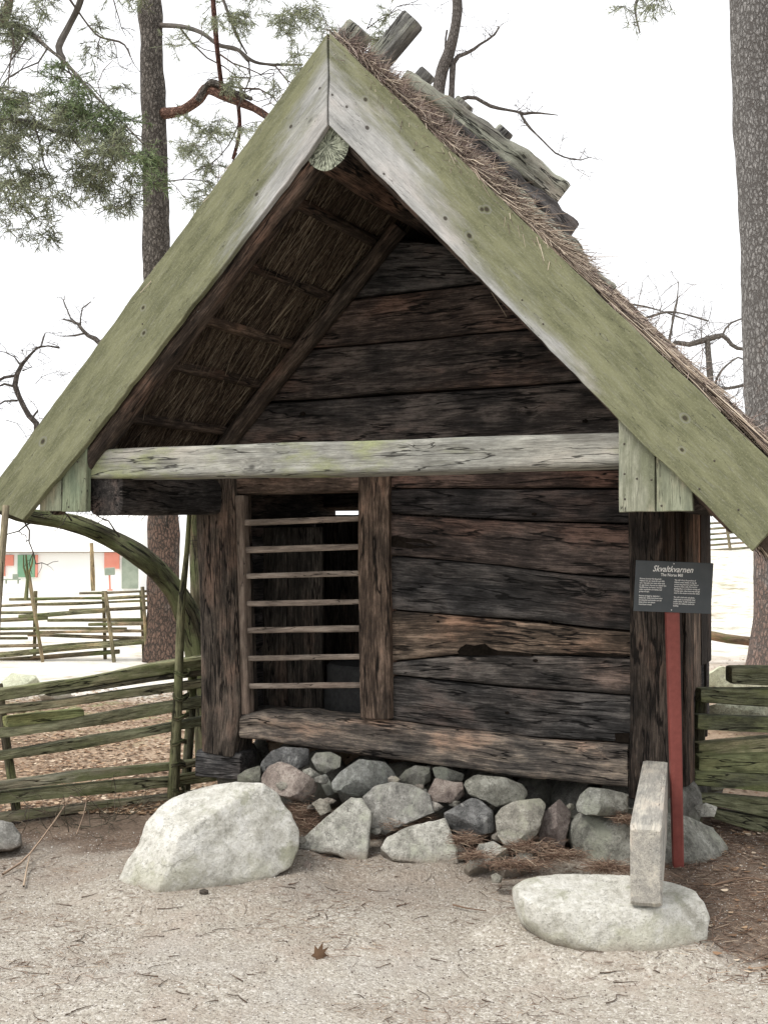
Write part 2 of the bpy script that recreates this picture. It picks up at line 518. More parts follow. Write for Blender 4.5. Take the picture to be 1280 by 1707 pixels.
# stone
def stone_mat(name, a, b, c, lichen=None, dirt=None, lo=.5, hi=.6, sc_=1.0, streak=None):
    s = S(name, .88)
    p = s.vm('ADD', s.obj(), s.comb(s.ma('MULTIPLY', s.info('Random'), 19.0), 0.0, s.ma('MULTIPLY', s.info('Random'), 7.0)))
    n1 = s.noise(p, 7 * sc_, 7, .65)
    n2 = s.noise(p, 120 * sc_, 4, .8)
    n3 = s.noise(p, 26 * sc_, 6, .7)
    col = s.ramp(s.ma('ADD', s.ma('MULTIPLY', n1, .55), s.ma('MULTIPLY', n3, .45)), [(.38, a), (.5, b), (.62, c)])
    n5 = s.noise(p, 55 * sc_, 3, .6)
    col = s.mix(s.sm(n5, .58, .66, 0, .45), col, a)
    col = s.mix(s.sm(n2, .54, .68, 0, .6), col, tuple(x * .45 for x in a))
    col = s.mix(s.sm(n2, .44, .3, 0, .55), col, tuple(min(.8, x * 1.35) for x in c))
    if lichen: col = s.mix(s.sm(s.noise(p, 4.5 * sc_, 8, .72), lo, hi, 0, .85), col, lichen)
    if streak:
        st = s.noise(s.vm('MULTIPLY', p, (18, 18, 3)), 1, 4)
        col = s.mix(s.sm(st, .58, .64, 0, .8), col, streak)
    col = s.mix(1, col, s.info('Color'), 'MULTIPLY')
    if dirt:
        z = s.sep(s.pos())[2]
        if name == 'pale_granite':      # olive algae low on the stones
            col = s.mix(s.sm(s.ma('ADD', z, s.ma('MULTIPLY', n1, -.8)), -.37, -.25, .6, 0), col, (.42, .41, .3))
        vein = s.sm(s.ma('ABSOLUTE', s.ma('SUBTRACT', s.noise(p, 2.6, 5, .6), .5)), .0, .006, .55, 0)
        col = s.mix(s.ma('MULTIPLY', vein, s.sm(n1, .45, .55)), col, tuple(x * .5 for x in a))
        col = s.mix(s.sm(s.ma('ADD', z, s.ma('MULTIPLY', n1, -.12)), -.04, .02, .7, 0), col, dirt)
    nrm = s.bump(n1, .03, .6)
    nrm = s.bump(n3, .022, 1, nrm)
    nrm = s.bump(n2, .006, 1, nrm)
    return s.done(col, nrm)
M['granite'] = stone_mat('pale_granite', (.42, .405, .345), (.69, .675, .61), (.87, .86, .81), lichen=(.4, .4, .3), lo=.54, hi=.66, dirt=(.27, .22, .18))
M['stone'] = stone_mat('grey_green_stone', (.13, .127, .116), (.275, .268, .245), (.49, .48, .45), lichen=(.36, .365, .31), dirt=(.2, .155, .12), lo=.5, hi=.62)
M['darkstone'] = stone_mat('dark_slate_stone', (.05, .05, .05), (.125, .125, .122), (.26, .26, .255), streak=(.3, .3, .285), dirt=(.2, .155, .12))
M['pink'] = stone_mat('pinkish_stone', (.14, .112, .1), (.29, .24, .21), (.48, .42, .37), dirt=(.2, .155, .12))

# bark
def bark_mat(name, plate, plate2, gap, red=None, scale=1.0, tone_z=None):
    s = S(name, .92)
    g = s.attr()
    xyz = s.sep(g)
    wv = s.vm('MULTIPLY', s.vm('SUBTRACT', s.noise(g, 9 * scale, 4, .65, 0, True), (.5, .5, .5)), (.16 / scale, .1 / scale, .1 / scale))
    q = s.vm('MULTIPLY', s.vm('ADD', g, wv), (6 * scale, 15 * scale, 15 * scale))
    d = s.vor(q, 1, 'DISTANCE_TO_EDGE')
    cs = s.sep(s.vor(q, 1, 'F1', 'Color'))[0]
    q2 = s.vm('MULTIPLY', q, (2.6, 2.6, 2.6))
    d2 = s.vor(q2, 1, 'DISTANCE_TO_EDGE')
    n1 = s.noise(s.vm('MULTIPLY', g, (24, 60, 60)), 1, 6, .75)
    n3 = s.noise(g, 3.5, 5, .6)
    e1 = s.sm(s.ma('ADD', d, s.ma('MULTIPLY', s.ma('SUBTRACT', n1, .5), .35)), -.02, .2)
    e2 = s.sm(s.ma('ADD', d2, s.ma('MULTIPLY', s.ma('SUBTRACT', n1, .5), .5)), -.05, .2, .55, 1)
    edge = s.ma('MULTIPLY', e1, e2)
    col = s.mix(cs, plate, plate2)
    col = s.mix(s.sm(n1, .42, .66, 0, .75), col, tuple(min(1, c * 1.5) for c in plate2))
    if red: col = s.mix(s.sm(s.ma('ADD', n3, s.ma('MULTIPLY', s.sep(s.pos())[2], -.09)), .22, .44, 0, .85), col, red)
    col = s.mix(edge, gap, col)
    col = s.mix(1, col, s.info('Color'), 'MULTIPLY')
    h = s.ma('ADD', s.ma('MULTIPLY', edge, .8), s.ma('MULTIPLY', n1, .5))
    return s.done(col, s.bump(h, .04 / scale, 1))
M['bark'] = bark_mat('pine_bark', (.13, .115, .1), (.2, .18, .16), (.05, .043, .037), red=(.22, .135, .1), scale=1.7)
M['barkr'] = bark_mat('reddish_pine_bark', (.24, .14, .11), (.34, .22, .175), (.1, .055, .042), scale=2)
M['barkg'] = bark_mat('grey_scaly_pine_bark', (.2, .192, .185), (.31, .3, .29), (.115, .105, .098), red=(.3, .2, .16), scale=1.5)
M['bark2'] = bark_mat('dark_scaly_bark', (.15, .14, .125), (.22, .21, .19), (.08, .075, .065), scale=2.4)

# plain-ish materials with a little grain
def plain(name, col, col2, rough=.6, sc_=30, spec=.3, bd=.001):
    s = S(name, rough)
    s.b.inputs['Specular IOR Level'].default_value = spec
    n = s.noise(s.obj(), sc_, 5, .65)
    n2 = s.noise(s.obj(), sc_ * .12, 4, .6)
    f = s.ma('ADD', s.ma('MULTIPLY', n, .5), s.ma('MULTIPLY', n2, .5))
    return s.done(s.ramp(f, [(.38, col), (.64, col2)]), s.bump(n, bd, .6))
M['red'] = plain('red_oxide_paint', (.165, .042, .035), (.235, .066, .053), .55, 40)
M['rust'] = plain('brown_red_edge', (.12, .035, .025), (.2, .06, .045), .7, 60)
M['panel'] = plain('slate_grey_sign_face', (.055, .065, .072), (.075, .085, .092), .45, 15)
M['white'] = plain('white_print', (.78, .78, .76), (.82, .82, .8), .5, 20)
M['iron'] = plain('dark_iron', (.03, .026, .022), (.08, .065, .05), .7, 80)
M['hole_shade'] = plain('painted_hole_shade', (.006, .005, .004), (.02, .016, .013), 1, 60, 0)  # near-black colour standing for the shade inside holes
M['limewash'] = plain('pale_limewashed_wall', (.8, .8, .77), (.86, .86, .84), .9, .5)
M['shed_red'] = plain('faded_red_boards', (.62, .22, .16), (.7, .3, .23), .8, 2)
M['shed_green'] = plain('green_painted_door', (.15, .3, .19), (.22, .38, .25), .7, 2)
M['shed_grey'] = plain('grey_green_weathered_door', (.2, .24, .19), (.32, .36, .29), .8, 3)
M['roofpale'] = plain('pale_shingle', (.74, .74, .72), (.82, .82, .8), .9, .6)
M['mill'] = plain('millstone_grey', (.025, .025, .025), (.06, .06, .058), .95, 30)
M['floor'] = wood_mat('dusty_floor_plank', (.06, .055, .05), (.13, .125, .115), (.22, .21, .19), bumpd=.002)

# ------------------------------------------------------------------ ground
s = S('forest_yard_ground', .95)
P = s.pos()
x, y, z = s.sep(P)[:3]
nb = s.noise(P, .9, 5, .6)
nm = s.noise(P, 4, 6, .65)
wob = s.ma('MULTIPLY', s.ma('SUBTRACT', nb, .5), 1.6)
n40 = s.noise(P, 42, 5, .75)
n200 = s.noise(P, 170, 3, .8)
vg = s.vor(P, 95, 'F1', 'Color')
vd = s.vor(P, 95, 'F1', 'Distance')
grain = s.sep(vg)[0]
sand = s.ramp(s.ma('ADD', s.ma('MULTIPLY', n40, .5), s.ma('MULTIPLY', n200, .5)), [(.34, (.165, .14, .112)), (.46, (.345, .312, .262)), (.6, (.51, .48, .42))])
sand = s.mix(s.sm(grain, .78, .95, 0, .6), sand, (.66, .63, .58))
sand = s.mix(s.sm(grain, .16, .05, 0, .5), sand, (.15, .12, .1))
sand = s.mix(s.sm(nm, .48, .64, 0, .5), sand, (.29, .245, .2))
sand = s.mix(s.sm(s.noise(P, 2.1, 6, .7), .52, .62, 0, .45), sand, (.36, .3, .25))
sand = s.mix(s.sm(nb, .5, .62, 0, .35), sand, (.42, .4, .37))
soil = s.ramp(s.ma('ADD', s.ma('MULTIPLY', n40, .6), s.ma('MULTIPLY', nm, .4)), [(.35, (.07, .05, .038)), (.52, (.175, .13, .098)), (.68, (.33, .26, .2))])
litter = s.ramp(s.ma('ADD', s.ma('MULTIPLY', n40, .5), s.ma('MULTIPLY', nb, .5)), [(.35, (.13, .09, .06)), (.5, (.32, .23, .16)), (.66, (.54, .43, .32))])
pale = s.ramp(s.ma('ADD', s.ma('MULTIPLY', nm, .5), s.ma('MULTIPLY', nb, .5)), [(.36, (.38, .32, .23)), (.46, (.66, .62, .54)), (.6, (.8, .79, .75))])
moss = s.ramp(nm, [(.35, (.09, .11, .04)), (.65, (.26, .29, .13))])
yy = s.ma('ADD', y, wob)
xx = s.ma('ADD', x, wob)
col = s.mix(s.sm(yy, 5.75, 6.1), sand, soil)                                    # bare soil along fence and wall
col = s.mix(s.ma('MULTIPLY', s.sm(s.ma('ADD', yy, s.ma('MULTIPLY', s.noise(P, 3, 5), 1.2)), 5.0, 6.1), .42), col, soil)       # more soil colour blended in towards the footing
rightside = s.ma('MULTIPLY', s.sm(s.ma('ADD', xx, s.ma('MULTIPLY', s.ma('SUBTRACT', y, 4.2), .35)), 1.15, 1.5), s.sm(y, 4.0, 4.5))
col = s.mix(rightside, col, soil)
col = s.mix(s.sm(yy, 6.7, 7.1), col, litter)
col = s.mix(s.ma('MULTIPLY', s.sm(yy, 8, 11), s.sm(nm, .52, .6, 0, .6)), col, moss)
col = s.mix(s.sm(yy, 11.2, 12.2), col, pale)  # far pale sand, with its sunlit glare put into the colour
col = s.mix(s.ma('MULTIPLY', s.ma('MULTIPLY', s.sm(x, 2, 4), s.sm(yy, 17, 14)), .75), col, litter)
col = s.mix(s.ma('MULTIPLY', s.sm(x, 2, 4), s.ma('MULTIPLY', s.sm(y, 14, 18), s.sm(s.noise(P, 2.2, 7, .75), .5, .66, 0, .6))), col, moss)
col = s.mix(s.ma('MULTIPLY', s.sm(y, 13, 18), s.sm(s.noise(P, 3.5, 7, .8), .53, .66, 0, .55)), col, litter)
h = s.ma('ADD', s.ma('MULTIPLY', n40, .6), s.ma('ADD', s.ma('MULTIPLY', n200, .25), s.ma('MULTIPLY', vd, -.4)))
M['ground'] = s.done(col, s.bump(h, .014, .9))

def axis(lo, hi, f0, f1, st):
    a = list(np.arange(f0, f1, st))
    v, d = f1, st
    while v < hi: a.append(v); d *= 1.16; v += d
    v, d = f0 - st, st
    b = []
    while v > lo: b.append(v); d *= 1.16; v -= d
    return b[::-1] + a + [hi]
gx, gy = axis(-500, 500, -3.6, 3.6, .036), axis(-60, 900, 2.6, 9.0, .036)
V = [(a, b, gz(a, b)) for b in gy for a in gx]
nx = len(gx)
Fc = [(j * nx + i, j * nx + i + 1, (j + 1) * nx + i + 1, (j + 1) * nx + i) for j in range(len(gy) - 1) for i in range(nx - 1)]
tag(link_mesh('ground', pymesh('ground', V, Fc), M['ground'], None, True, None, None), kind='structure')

# ------------------------------------------------------------------ stones
def interp_poly(C, d, r_, u_, poly):
    pts = []
    for (px, py) in poly:
        q = ray(px, py)
        k = (C - Vector((0, 0, EYE))).dot(d) / q.dot(d)
        w = Vector((0, 0, EYE)) + q * k - C
        pts.append((w.dot(r_), w.dot(u_)))
    return pts

def rock(name, poly, Y, depth, mat, parent=None, cuts=(), sub=4, amp=.03, p=2.5, seed=0, color=None, facets=5):
    cx = sum(a for a, b in poly) / len(poly)
    cy = sum(b for a, b in poly) / len(poly)
    C = at(cx, cy, Y)
    d = (C - Vector((0, 0, EYE))).normalized()
    r_ = d.cross(Vector((0, 0, 1))).normalized()
    u_ = r_.cross(d)
    pts = interp_poly(C, d, r_, u_, poly)
    # polar silhouette
    N = 180
    R = []
    for k in range(N):
        a = 2 * math.pi * k / N
        dx, dy = math.cos(a), math.sin(a)
        best = 0
        for i in range(len(pts)):
            (x1, y1), (x2, y2) = pts[i], pts[(i + 1) % len(pts)]
            den = dx * (y2 - y1) - dy * (x2 - x1)
            if abs(den) < 1e-9: continue
            t = (x1 * (y2 - y1) - y1 * (x2 - x1)) / den
            q = (x1 * dy - y1 * dx) / den
            if t > 0 and -1e-6 <= q <= 1 + 1e-6: best = max(best, t)
        R.append(best)
    size = sum(R) / N
    bm = bmesh.new()
    bmesh.ops.create_icosphere(bm, subdivisions=sub, radius=1)
    rs = random.Random(seed + 11)
    P_ = []
    for v in bm.verts:
        x, y_, z = v.co
        rho = math.hypot(x, z)
        k = (rho ** p + abs(y_) ** p) ** (-1 / p)
        rho, y2 = rho * k, y_ * k
        a = math.atan2(z, x) % (2 * math.pi)
        f = a / (2 * math.pi) * N
        i = int(f) % N
        rr = R[i] * (1 - (f - int(f))) + R[(i + 1) % N] * (f - int(f))
        P_.append(r_ * (rho * rr * math.cos(a)) + u_ * (rho * rr * math.sin(a)) + d * (depth * y2))
    cl = [(Vector(c[:3]).normalized(), c[3]) for c in cuts]
    for _ in range(facets):     # random facets on the side that faces us
        n_ = Vector((rs.uniform(-.9, .9), rs.uniform(-1.2, -.55), rs.uniform(-.5, .9))).normalized()
        cl.append((n_, rs.uniform(.68, .9)))
    for n_, k in cl:
        mx = max(n_.dot(q) for q in P_) * k
        P_ = [q - n_ * (n_.dot(q) - mx) * .93 if n_.dot(q) > mx else q for q in P_]
    sv = Vector((seed * 3.7, seed * 1.3, seed * 9.1))
    for v, q in zip(bm.verts, P_):
        nn = q.normalized()
        e = noise.noise(q * (2.2 / size) + sv) + .5 * noise.noise(q * (6 / size) + sv) + .25 * noise.noise(q * (17 / size) + sv) + .15 * noise.noise(q * (40 / size) + sv)
        v.co = q + nn * (amp * size * e)
    me = bpy.data.meshes.new(name)
    bm.to_mesh(me); bm.free()
    o = link_mesh(name, me, mat, parent, True, color, 24 if facets > 3 else 60)
    o.location = C
    return o

def z6(l): return [(360 + a / 3.556, 1190 + b / 3.556) for a, b in l]
def z7(l): return [(700 + a / 3.556, 1220 + b / 3.556) for a, b in l]

tag(rock('boulder', [(180 + a / 3.765, 1280 + b / 3.765) for a, b in [(50, 830), (80, 700), (120, 590), (210, 470), (250, 350), (320, 260), (400, 200), (560, 130), (800, 95),
    (960, 105), (1060, 170), (1140, 290), (1185, 400), (1190, 500), (1140, 620), (1000, 700), (860, 730), (700, 770), (480, 830), (340, 885), (180, 880)]],
    5.45, .5, M['granite'], cuts=[(-.1, -.45, 1, .66), (.4, -1, .1, .62), (-.75, -.8, .5, .74)], sub=6, amp=.03, seed=4, facets=1, p=3.2),
    'large pale granite boulder with flat bright top at the left corner of the mill', 'boulder')
tag(rock('foundation_boulder', [(857, 1505), (856, 1480), (876, 1466), (930, 1457), (1060, 1460), (1115, 1470), (1150, 1482), (1172, 1505), (1181, 1530), (1174, 1572), (1150, 1600),
    (1080, 1608), (1000, 1612), (950, 1600), (905, 1575), (870, 1537)], 4.62, .3, M['granite'], cuts=[(0, -.2, 1, .6), (0, -1, .35, .8)], sub=6, amp=.03, seed=8, facets=1, p=3.2),
    'low flat pale boulder carrying the end of the sawn beam', 'boulder')
tag(rock('boulder', [(943, 1395), (947, 1368), (972, 1350), (1050, 1347), (1140, 1360), (1190, 1378), (1218, 1410), (1217, 1445), (1165, 1480), (1100, 1500), (1010, 1480), (965, 1450)],
    5.75, .32, M['stone'], sub=5, amp=.03, seed=12, facets=2, color=(.95, .97, .92)), 'rounded grey green boulder behind the foot of the red sign post', 'boulder')
tag(rock('boulder', [(-60, 1400), (-40, 1375), (-5, 1366), (22, 1372), (36, 1392), (38, 1410), (20, 1420), (-50, 1420)], 5.9, .2, M['stone'], amp=.04, seed=15),
    'small mossy boulder cut by the left picture edge in front of the fence', 'boulder')

fnd = empty('stone_foundation', tuple(hw_(700, 1420, 1.0)))
fnd.location.z = 0
tag(fnd, 'dry stacked footing of mixed grey and pink stones under the mill sill', 'foundation')
FS = [
 ('stone', [(270,370),(310,310),(380,282),(440,300),(560,370),(608,415),(590,470),(510,520),(430,505),(330,465),(268,415)], z6, 6.05, .13, 'pink', None, 1),
 ('stone', [(262,330),(270,285),(330,220),(400,195),(550,205),(560,300),(490,330),(400,300),(300,360)], z6, 6.42, .16, 'darkstone', (1.5,1.5,1.5), 2),
 ('stone', [(563,270),(590,230),(680,225),(742,255),(738,315),(650,355),(600,335)], z6, 6.25, .12, 'stone', (.9,.9,.88), 3),
 ('stone', [(508,335),(560,318),(640,375),(592,390),(540,370)], z6, 6.15, .08, 'stone', (1.2,1.2,1.15), 4),
 ('stone', [(600,375),(650,355),(695,430),(705,475),(660,490)], z6, 6.15, .09, 'stone', (.75,.78,.8), 5),
 ('stone', [(678,415),(740,340),(850,268),(1000,285),(1045,330),(1075,385),(1020,415),(860,497),(700,465)], z6, 6.05, .16, 'stone', (.8,.84,.85), 6),
 ('stone', [(868,490),(930,430),(1040,403),(1160,418),(1262,470),(1300,580),(1120,660),(1000,715),(930,695),(900,590)], z6, 5.95, .2, 'stone', (1.15,1.15,1.15), 7),
 ('stone', [(1068,395),(1120,335),(1180,305),(1265,315),(1275,395),(1220,435)], z6, 6.15, .14, 'stone', (.62,.62,.6), 8),
 ('stone', [(128,365),(180,330),(262,305),(275,405),(200,425),(130,410)], z6, 6.35, .12, 'stone', (.68,.69,.62), 9),
 ('stone', [(38,375),(90,272),(200,298),(252,298),(268,375),(190,425),(38,410)], z7, 5.95, .13, 'pink', (1,1,1), 10),
 ('stone', [(70,210),(130,205),(262,250),(252,295),(150,305),(90,275)], z7, 6.1, .12, 'stone', (.55,.57,.55), 11),
 ('stone', [(253,300),(330,253),(500,270),(605,310),(645,362),(622,400),(450,445),(380,405),(290,375)], z7, 5.85, .18, 'stone', (.95,.96,.9), 12),
 ('stone', [(133,485),(300,393),(350,398),(432,470),(445,590),(370,610),(280,640),(210,620),(178,565)], z7, 5.8, .17, 'darkstone', (1.2,1.2,1.2), 13),
 ('stone', [(445,500),(480,450),(560,410),(710,393),(745,430),(722,530),(692,610),(640,650),(500,680),(455,610)], z7, 5.7, .16, 'stone', (1.2,1.17,1.1), 14),
 ('stone', [(698,610),(728,480),(825,398),(898,480),(882,560),(852,690),(780,692),(708,660)], z7, 5.75, .14, 'pink', (.75,.75,.78), 15),
 ('stone', [(922,430),(950,370),(1000,328),(1100,338),(1235,368),(1230,482),(1100,500),(980,493),(930,470)], z7, 5.6, .16, 'stone', (1.05,1.08,1.05), 16),
 ('stone', [(48,425),(160,410),(185,450),(130,480),(50,468)], z7, 6.0, .09, 'stone', (.7,.72,.72), 17),
 ('stone', [(-20,225),(60,200),(70,280),(40,330),(-30,320)], z7, 6.25, .12, 'stone', (.5,.5,.5), 18),
 ('stone', [(0,335),(40,340),(45,410),(50,470),(0,460),(-20,400)], z7, 6.1, .12, 'stone', (.6,.62,.6), 19),
]
for nm_, pl, zf, Y, dp, mt, cl_, sd in FS:
    o = rock(nm_, zf(pl), Y, dp, M[mt], None, seed=sd, color=cl_, amp=.02, facets=9, p=4.5)
    o.parent = fnd
    o.location = o.location - fnd.location
k = 0
for (s0, o0, s1, o1, n_) in ((-1.22, 1.3, -1.22, 2.3, 5), (1.16, 1.35, 1.16, 2.35, 5), (-1.0, 2.32, 1.0, 2.32, 9), (-.95, 1.34, 1.0, 1.34, 9)):
    for i in range(n_):
        t = i / (n_ - 1)
        c = ORG + AX * (s0 + (s1 - s0) * t) + OA * (o0 + (o1 - o0) * t) + Vector((0, 0, .16))
        bm = bmesh.new(); bmesh.ops.create_icosphere(bm, subdivisions=3, radius=1)
        rs = random.Random(k)
        cuts_ = [(Vector((rs.gauss(0, 1), rs.gauss(0, 1), rs.gauss(0, 1))).normalized(), rs.uniform(.7, .9)) for _ in range(9)]
        for v in bm.verts:
            q = v.co.copy()
            for n2_, kk in cuts_:
                if q.dot(n2_) > kk: q -= n2_ * (q.dot(n2_) - kk)
            v.co = Vector((q.x * .17, q.y * .15, q.z * .2))
        me = bpy.data.meshes.new('stone'); bm.to_mesh(me); bm.free()
        o = link_mesh('stone', me, M['stone'], fnd, True, (.6, .6, .58), 30)
        o.location = c - fnd.location
        o.rotation_euler = (0, 0, rs.uniform(0, 3))
        k += 1
def slab(name, poly, Y, thick, tilt, mat, seed=0, color=None):
    cx = sum(a for a, b in poly) / len(poly); cy = sum(b for a, b in poly) / len(poly)
    C = at(cx, cy, Y)
    nrm = Vector((tilt[0], -math.cos(tilt[1]), math.sin(tilt[1]))).normalized()
    P_ = []
    for a, b in poly:
        q = ray(a, b); k = (C - Vector((0, 0, EYE))).dot(nrm) / q.dot(nrm)
        P_.append(Vector((0, 0, EYE)) + q * k - C)
    out = []
    for i, p in enumerate(P_):
        q = P_[(i + 1) % len(P_)]
        m = max(1, int((q - p).length / .02))
        for k in range(m):
            w = p.lerp(q, k / m)
            w += w.normalized() * (noise.noise(w * 30 + Vector((seed, 0, 0))) * .006)
            out.append(w)
    n = len(out)
    V, Fc = [], []
    for f, dz in ((.15, .004), (.4, .003), (.62, .002), (.82, .001), (.95, 0), (1, -.006), (1.01, -thick * .6), (.93, -thick)):
        for w in out:
            h_ = noise.noise(w * f * 9 + Vector((0, seed, 0))) * .012 + abs(noise.noise(w * f * 28 + Vector((seed, 2, 0)))) * .006
            V.append(w * f + nrm * (dz + (h_ if dz > -.01 else 0)))
    for j in range(7):
        for k in range(n):
            Fc.append((j * n + k, j * n + (k + 1) % n, (j + 1) * n + (k + 1) % n, (j + 1) * n + k))
    Fc.append(tuple(range(n))[::-1]); Fc.append(tuple(range(7 * n, 8 * n)))
    me = pymesh(name, V, Fc)
    bm = bmesh.new(); bm.from_mesh(me); bmesh.ops.recalc_face_normals(bm, faces=bm.faces); bm.to_mesh(me); bm.free()
    o = link_mesh(name, me, mat, None, True, color, 28)
    o.location = C
    return o
chips = [(470, 1310, 10), (538, 1300, 11), (548, 1335, 9), (612, 1285, 8), (655, 1300, 9), (700, 1312, 8), (722, 1345, 12), (760, 1340, 9), (815, 1345, 9), (835, 1338, 8), (892, 1345, 10), (905, 1385, 9), (935, 1395, 8), (742, 1405, 9), (830, 1395, 10), (765, 1430, 8), (628, 1385, 9),
         (520, 1345, 8), (500, 1400, 9), (640, 1345, 7), (1065, 1345, 10), (950, 1345, 8)]
for k, (a, b, w_) in enumerate(chips):
    rs = random.Random(k + 50)
    pl = [(a + w_ * rs.uniform(.8, 1.5) * math.cos(t), b + w_ * rs.uniform(.5, .9) * math.sin(t)) for t in [j * math.pi / 3.5 for j in range(7)]]
    o = rock('stone', pl, 6.02 - (b - 1300) * .003, .05, M['stone'], None, sub=3, amp=.02, facets=5, p=4, seed=90 + k, color=rs.choice([(.8, .78, .74), (1.1, 1.05, 1), (.6, .6, .58), (.95, .88, .82)]))
    o.parent = fnd
    o.location = o.location - fnd.location
LOOSE = [
 ('stone_slab', z6([(468,768),(540,712),(640,622),(720,552),(800,493),(865,498),(903,560),(922,580),(908,700),(893,915),(820,893),(710,833),(620,822),(500,793)]), 5.72, .05, 'stone', (1.45,1.46,1.42), 'triangular pale grey slab leaning against the footing beside the large boulder', 30),
 ('stone_slab', [(634,1413),(646,1395),(672,1381),(742,1362),(750,1380),(762,1418),(764,1440),(735,1447),(700,1440),(655,1433)], 5.62, .13, 'stone', (1.4,1.4,1.35), 'flat grey slab sunk in gravel right of the triangular slab', 31),
 ('stone', z6([(568,530),(620,498),(672,530),(685,575),(620,605)]), 5.85, .08, 'stone', (1.2,1.15,1.05), 'small pale knob of stone above the triangular slab', 32),
 ('stone', z6([(465,950),(540,865),(565,888),(555,945),(490,965)]), 5.45, .06, 'pink', (1.3,1.3,1.3), 'little pinkish stone at the bottom corner of the large boulder', 33),
 ('stone_slab', z7([(262,800),(350,668),(430,648),(515,690),(400,770),(290,830)]), 5.5, .1, 'stone', (1.35,1.35,1.3), 'narrow grey slab in the gravel below the dark streaked stone', 34),
 ('stone_slab', z7([(478,800),(600,708),(665,718),(675,755),(560,815),(500,825)]), 5.45, .09, 'stone', (1.0,1.03,1.0), 'low sunken slab half covered by needles near the pink pointed stone', 35),
 ('stone', z7([(638,702),(700,658),(724,690),(712,726)]), 5.6, .05, 'stone', (.95,.95,.92), 'small stone lying under the pink pointed footing stone', 36),
 ('stone', z7([(420,850),(450,835),(490,860),(480,895),(425,895)]), 5.2, .05, 'stone', (1.1,1.08,1.0), 'tiny half buried stone in the gravel left of the low flat boulder', 37),
 ('stone', [(1155,1345),(1175,1338),(1195,1345),(1190,1362),(1165,1362)], 6.0, .05, 'stone', (1.3,1.3,1.25), 'small whitish stone under the right fence beside the red post', 38),
 ('stone', [(60,1150),(85,1138),(120,1150),(118,1165),(70,1168)], 11.6, .3, 'granite', None, 'pale stone in the leaf litter behind the top rail at left', 39),
 ('boulder', [(-5,1145),(20,1122),(60,1126),(75,1150),(40,1165),(0,1165)], 12.3, .5, 'granite', (.85,.9,.75), 'mossy pale boulder behind the near fence at the left edge', 40),
 ('boulder', [(1140,1283),(1165,1278),(1205,1288),(1225,1305),(1200,1318),(1150,1318)], 6.75, .25, 'granite', (1,1.03,.88), 'pale lichened boulder behind the right fence rails', 41),
 ('boulder', [(1170,1128),(1200,1110),(1250,1120),(1290,1135),(1280,1155),(1180,1155)], 9.6, .5, 'granite', (1,1.05,.85), 'green tinged boulder behind the right fence near the pine foot', 42),
 ('boulder', [(1165,1180),(1200,1172),(1290,1178),(1300,1215),(1170,1215)], 8.2, .4, 'stone', (1.3,1.35,1.1), 'long mossy boulder seen between the right fence rails', 43),
 ('boulder', [(255,1250),(300,1232),(350,1225),(380,1240),(370,1262),(270,1265)], 9.3, .3, 'stone', (1.2,1.28,1.0), 'mossy stone in the litter behind the tied fence post', 44),
]
for nm_, pl, Y, dp, mt, cl_, lb, sd in LOOSE:
    Yc = Y
    if nm_ == 'stone_slab':
        tag(slab(nm_, pl, Yc, max(dp, .06), {30: (-.15, .45), 31: (0, .6), 34: (-.1, .8), 35: (0, .95)}[sd], M[mt], sd, cl_), lb, 'stone')
        continue
    tag(rock(nm_, pl, Yc, dp, M[mt], None, seed=sd, color=cl_, amp=.018, facets=(3 if nm_ == 'stone_slab' else 7), p=(7 if nm_ == 'stone_slab' else 4)), lb, 'stone' if 'boulder' not in nm_ else 'boulder')

# ------------------------------------------------------------------ the mill
mill = empty('norse_mill', tuple(ORG), -TH)
tag(mill, 'small dark timber watermill with steep thatched gable roof and mossy barge boards', 'mill')
SL = 1.043
ROOF_BACK = 2.75

# barge boards
apx, apin = hp(547.5, 55, 0), hp(548, 208, 0)
def P2(v): return (v.x, v.z)
gapx = .004
Lp = [(-gapx, AZ), P2(hp(-40, 846, 0)), P2(hp(-33, 815, 0)), P2(hp(38, 867, 0)), P2(hp(148, 735, 0)), P2(hp(510, 262, 0)), (-gapx, apin.z)]
Lp = [(-gapx, AZ), P2(hp(0, 795, 0)), P2(hp(-34, 838, 0)), P2(hp(38, 867, 0)), P2(hp(148, 735, 0)), P2(hp(510, 262, 0)), (-gapx, apin.z)]
Rp = [(gapx, AZ), P2(hp(1280, 765, 0)), P2(hp(1340, 824, 0)), P2(hp(1253, 919, 0)), P2(hp(1028, 697, 0)), P2(hp(600, 260, 0)), (gapx, apin.z)]
def slope_gc(px, py, sgn):
    """board coordinates (along, across) of a point given in the picture"""
    q = hp(px, py, 0)
    g = Vector((sgn * 1, -SL)).normalized()
    gp = Vector((-g.y, g.x))
    d = Vector((q.x, q.z)) - Vector((0, AZ))
    return d.dot(g), d.dot(gp)
def knots(lst, sgn): return [(*slope_gc(a, b, sgn), r) for a, b, r in lst]
MB_ = dict(huev=.15, dark=(.23, .23, .222), mid=(.34, .34, .33), light=(.46, .46, .45), moss=(.195, .198, .118), moss2=(.112, .116, .066), moss_lo=.46, moss_hi=.68,
           crack=.002, bumpd=.0022, mscale=5)
M['boardR'] = wood_mat('right_barge_board', board=(-1.3, .17, .15), knots=knots([(612, 213, .010), (609, 166, .009), (554, 158, .006), (578, 178, .007), (742, 364, .009), (782, 393, .010), (811, 349, .010), (803, 349, .008),
    (640, 290, .006), (1141, 697, .010), (1136, 750, .007)], 1), **MB_)
M['boardL'] = wood_mat('left_barge_board', board=(-1.4, .3, .17), knots=knots([(428, 324, .008), (485, 211, .008), (533, 147, .006), (239, 513, .008), (240, 555, .008), (72, 736, .012)], -1), **MB_)
g1 = Vector((1, -SL)).normalized()
